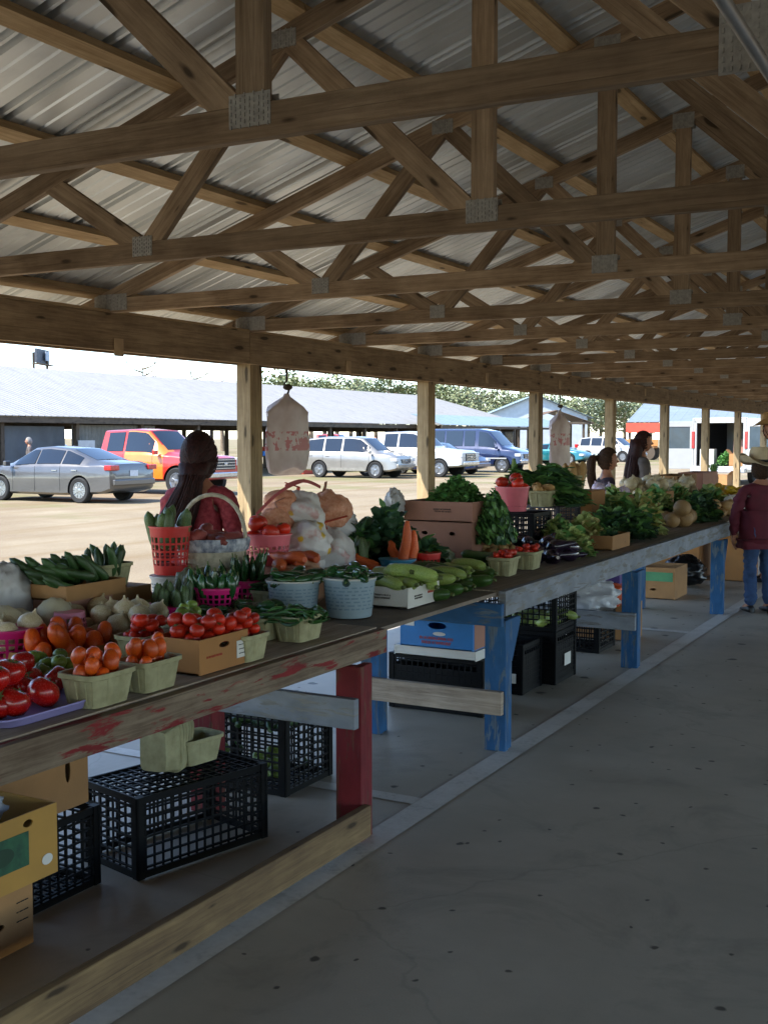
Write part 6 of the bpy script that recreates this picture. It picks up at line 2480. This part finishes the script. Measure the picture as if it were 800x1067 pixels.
    for s in (-1, 1):
        b = MB()
        rings = []
        for y, w, hh in ((-.075, .028, .06), (-.05, .042, .085), (.02, .045, .075), (.10, .050, .055), (.17, .042, .042), (.20, .018, .03)):
            rings.append([Vector((s * .11 + w * math.cos(a), y, .002 + max(0, hh * (.5 + .5 * math.sin(a))))) * k for a in [2 * PI * q / 12 for q in range(12)]])
        b.loft(rings)
        b.build('shoe', BOOT, par, True, 60)
    # hair
    hr = MB()
    if hair:
        hr.ell((0, 0, 0), (1, 1, 1), 28, 18)
        vv = []
        for p in hr.v:
            p = Vector(p)
            g = 1.12 * big + .025 * math.sin(math.atan2(p.x, p.z) * 14 + p.y * 5) + .04 * mnoise.noise(p * 3)
            yy = p.y
            if yy > .38 and p.z < .52:
                g = .80
            if yy > .1 and p.z < -.2:
                g = .78
            vv.append(tuple(hc + Vector((p.x * R0.x * g * 1.04, p.y * R0.y * g - .006, p.z * R0.z * g + .004))))
        hr.v = vv
        def tail(pts, ws, th):
            rings = []
            for (x, y, z), w in zip(pts, ws):
                c = Vector((x, y, z)) * k + Vector((0, lean * k, 0))
                ring = []
                for q in range(26):
                    a = 2 * PI * q / 26
                    g = 1 + .10 * math.sin(q * 2.9) + rnd(-.04, .04)
                    ring.append(c + Vector((math.cos(a) * w * g, math.sin(a) * min(w, th) * g, 0)) * k)
                rings.append(ring)
            hr.loft(rings)
        if hair == 'tied':
            tail([(0, -.02, nz + .17), (0, -.07, nz + .12), (.0, -.115, nz + .06), (-.01, -.12, nz + .01), (-.035, -.135, nz - .07), (-.08, -.14, nz - .18), (-.12, -.14, nz - .30), (-.16, -.12, nz - .42)], [.06, .098, .088, .068, .088, .105, .09, .04], .06)
        if hair == 'long':
            tail([(0, -.04, nz + .20), (0, -.055, nz + .10), (0, -.075, nz - .02), (0, -.10, nz - .16), (-.01, -.115, nz - .30), (-.02, -.12, nz - .42), (-.03, -.11, nz - .50)], [.085, .100, .115, .135, .135, .11, .05], .085)
        if hair == 'pony':
            tail([(0, -.10, nz + .22), (0, -.15, nz + .21), (0, -.185, nz + .14), (0, -.19, nz + .02), (0, -.175, nz - .10), (0, -.16, nz - .2)], [.035, .045, .06, .062, .05, .02], .05)
        def strands(n, gdir, pts, ws, th, rad=.0042):
            gd = Vector(gdir).normalized()
            for i in range(n):
                while True:
                    d = Vector((random.gauss(0, 1), random.gauss(0, 1), random.gauss(.4, .8))).normalized()
                    if d.z > -.55 and not (d.y > .35 and d.z < .5) and d.dot(gd) < .9:
                        break
                g = (1.12 * big + rnd(.01, .055))
                path = []
                for q in range(7):
                    e = d.slerp(gd, q / 6)
                    path.append(hc + Vector((e.x * R0.x * g * 1.04, e.y * R0.y * g - .006, e.z * R0.z * g + .004)))
                a, r_ = rnd(0, 2 * PI), math.sqrt(rnd(.25, 1))
                ox, oy, cut_ = math.cos(a) * r_, math.sin(a) * r_, random.choice((0, 0, 1))
                tl_ = list(zip(pts, ws))
                for (x, y, z), w in (tl_[:-1] if cut_ else tl_):
                    path.append(Vector((x + ox * w * 1.06 + rnd(-.004, .004), y + oy * min(w, th) * 1.08 + lean, z)) * k)
                hr.tube(path, [rad * k] * (len(path) - 1) + [rad * k * .3], 4, cap=False)
        if hair == 'tied':
            strands(420, (0, -1, -.35), [(.0, -.118, nz + .05), (-.01, -.122, nz + .01), (-.035, -.137, nz - .07), (-.08, -.143, nz - .18), (-.12, -.143, nz - .30), (-.16, -.12, nz - .42), (-.19, -.11, nz - .50)], [.085, .068, .088, .108, .105, .07, .04], .062)
        if hair == 'long':
            strands(380, (0, -1, -.1), [(0, -.075, nz - .02), (0, -.10, nz - .16), (-.01, -.115, nz - .30), (-.02, -.12, nz - .42), (-.03, -.11, nz - .52)], [.115, .138, .138, .12, .08], .088)
        if hair == 'pony':
            strands(300, (0, -1, .55), [(0, -.15, nz + .21), (0, -.185, nz + .14), (0, -.19, nz + .02), (0, -.175, nz - .10), (0, -.16, nz - .22)], [.045, .06, .062, .05, .03], .05)
        if hair == 'short':
            strands(160, (0, -.8, -.7), [(0, -.085, nz + .06)], [.06], .03)
        hr.build('hair', hairmat, par, True, 180)
        if hair in ('tied', 'pony'):
            cl = MB()
            z, y = (nz + .03, -.112) if hair == 'tied' else (nz + .215, -.125)
            cl.tube([Vector((-.05, y + .01, z)) * k, Vector((0, y - .045, z - .01)) * k, Vector((.05, y + .01, z + .012)) * k], .010 * k, 6)
            cl.build('hair_clip', CHROME, par, True)
    if hat:
        hm = MB()
        cr = R0 * 1.08 * hatk
        rings = []
        top = hc + Vector((0, -.005, R0.z * .42))
        N = 36
        for rx_, ry_, z, curl in ((2.35, 2.0, .05, 1), (2.36, 2.02, .09, 1), (1.7, 1.5, .02, .3), (1.22, 1.12, .06, 0), (1.16, 1.10, .35, 0), (1.06, 1.04, .85, 0), (.86, .92, 1.08, 0), (.45, .62, 1.06, 0), (.1, .3, .96, 0)):
            ring = []
            for q in range(N):
                a = 2 * PI * q / N
                ca, sa = math.cos(a), math.sin(a)
                ring.append(top + Vector((ca * rx_ * cr.x * (1 - .18 * curl * abs(ca)), sa * ry_ * cr.y, (z + curl * (.62 * abs(ca) ** 3 - .18 * abs(sa) ** 3)) * cr.z)))
            rings.append(ring)
        hm.loft(rings)
        ho = hm.build('hat', hat, par, True, 60)
        hb = MB()
        hb.lathe([(1.20, .10), (1.22, .11), (1.215, .28), (1.19, .29)], 32, top, Matrix.Diagonal((cr.x, cr.y * .95, cr.z)))
        hb.build('hat_band', BOOT, ho, True, 60)
    return par


def P0(px, u):
    q = PU(px, 600, u)
    return (q.x, q.y, 0)


random.seed(5)
away = Vector((-.80, .60))
person(P0(208, 4.0), (-.35, .94), 1.55, 'woman in maroon speckled top with clipped dark hair, seen from behind', MAROON, JEAN, 'tied', HAIRD, 'long', arms=((.16, .0), (.14, .02)), slim=1.08, big=1.22)
rt = (RGT.x, RGT.y)
person(P0(666, 3.62), rt, 1.61, 'woman with long dark hair standing in profile behind the far table', GREYC, JEAN, 'long', HAIRD, 'long', arms=((.15, .05), (.15, .05)), slim=.9)
person(P0(630, 3.62), (RGT.x * .9 + .1, RGT.y), 1.45, 'child with a ponytail in a dark plum shirt behind the greens', PLUMC, JEAN, 'pony', HAIRB, 'short', arms=((.12, .04), (.12, .04)), child=True, slim=.86)
q = PZ(790, 638, 0)
boy = person((q.x, q.y, 0), (-.55, .83), 1.40, 'boy in cream cowboy hat, maroon shirt and jeans standing in the aisle', CHECK, JEAN, 'short', HAIRB, 'long', hat=FELT, arms=((.02, .10), (.02, .10)), child=True, slim=1.3, hatk=1.22)
m = MB()
q = PU(808, 600, -1.02)
man = person((PZ(804, 606, 0).x, PZ(804, 606, 0).y, 0), (-.9, -.2), 1.76, 'man in tan straw hat cut off by the right edge', PALEC, JEAN, 'short', HAIRB, 'long', hat=STRAW, arms=((.15, .08), (.15, .08)))
for px, u, H, lb, sm in ((31, 27.6, 1.66, 'grey shirted person by the dark tarpaulin behind the sedan', GREYC), (391, 28.6, 1.72, 'person in dark clothes left of the pair by the white pickup', PLUMC), (402, 28.2, 1.76, 'person in black clothes right of the pair by the white pickup', BOOT)):
    q = PU(px, 470, u)
    person((q.x, q.y, GZ), (.5, -.6) if px > 100 else (-.6, -.6), H, lb, sm, JEAN, 'short', HAIRB if px > 100 else M('grey hair', '#8a8680', .6))

# ================================================================== bags hanging from the header
def hanging_bag(px, u, ztop_, wid, hgt, label):
    q = PU(px, 430, u)
    m = MB()
    rings = []
    prof_ = [(0, .10), (.04, .16), (.10, .45), (.17, .78), (.24, 1.0), (.30, 1.0), (.5, .98), (.75, 1.02), (.92, 1.0), (1.0, .88), (1.02, .6)]
    for t_, w in prof_:
        ring = []
        for k in range(48):
            a = 2 * PI * k / 48
            fold = 1 + .16 * math.sin(a * 5 + t_ * 3) * (1 - .5 * t_) + .07 * math.sin(a * 11 + t_ * 9) + .14 * mnoise.noise(Vector((math.cos(a) * 2, math.sin(a) * 2, t_ * 4)))
            dp = .30 if .2 < t_ else .5
            ring.append(Vector((math.cos(a) * w * wid / 2 * dp * fold, math.sin(a) * w * wid / 2 * fold, -t_ * hgt + .025 * math.sin(a * 2 + 1) * (t_ > .9))))
        rings.append(ring)
    m.loft(rings)
    o = m.build('hanging_bag', BAGRP, None, True, 80, (q.x, q.y, ztop_))
    o.rotation_euler = (0, 0, R(-18))
    tag(o, label, 'bag', 'plastic bag bundles hung from the header')
    m = MB()
    m.tube([(0, 0, -.02), (.01, .02, .04), (-.01, -.02, .07), (0, 0, .10), (0.0, 0, ZB - .24 - ztop_)], .009, 6)
    m.ell((0, .01, .05), (.03, .045, .025), 8, 6)
    m.build('tie_string', DKWOOD, o, True)


BAGRP = NT('bundled bags with red print')
p_ = BAGRP.coord('Object')
z_ = BAGRP.n('ShaderNodeSeparateXYZ')
BAGRP.l(p_, z_.inputs[0])
nz_ = BAGRP.noise(p_, 16, 4)
band_ = BAGRP.math('LESS_THAN', BAGRP.math('ABSOLUTE', BAGRP.math('ADD', z_.outputs[2], .37)), .075)
dots_ = BAGRP.math('GREATER_THAN', nz_, .5)
c_ = BAGRP.mix(BAGRP.math('MULTIPLY', BAGRP.math('MULTIPLY', band_, dots_), .75), BAGRP.ramp(BAGRP.noise(p_, 5, 3), [(.3, hx('#b5a29c')), (.7, hx('#d3c6c2'))]), hx('#b03a40'))
BAGRP.l(c_, BAGRP.b.inputs['Base Color'])
BAGRP.b.inputs['Roughness'].default_value = .4
BAGRP.b.inputs['Transmission Weight'].default_value = .12
BAGRP.bump(BAGRP.noise(p_, 12, 4), .4, .01)
BAGRP = BAGRP.m
hanging_bag(299, 4.93, 1.94, .38, .60, 'bundle of pale plastic bags with red print hung left, near the first post')
hanging_bag(583, 4.93, 1.94, .36, .80, 'bundle of pale plastic bags hung farther away, near the third post')
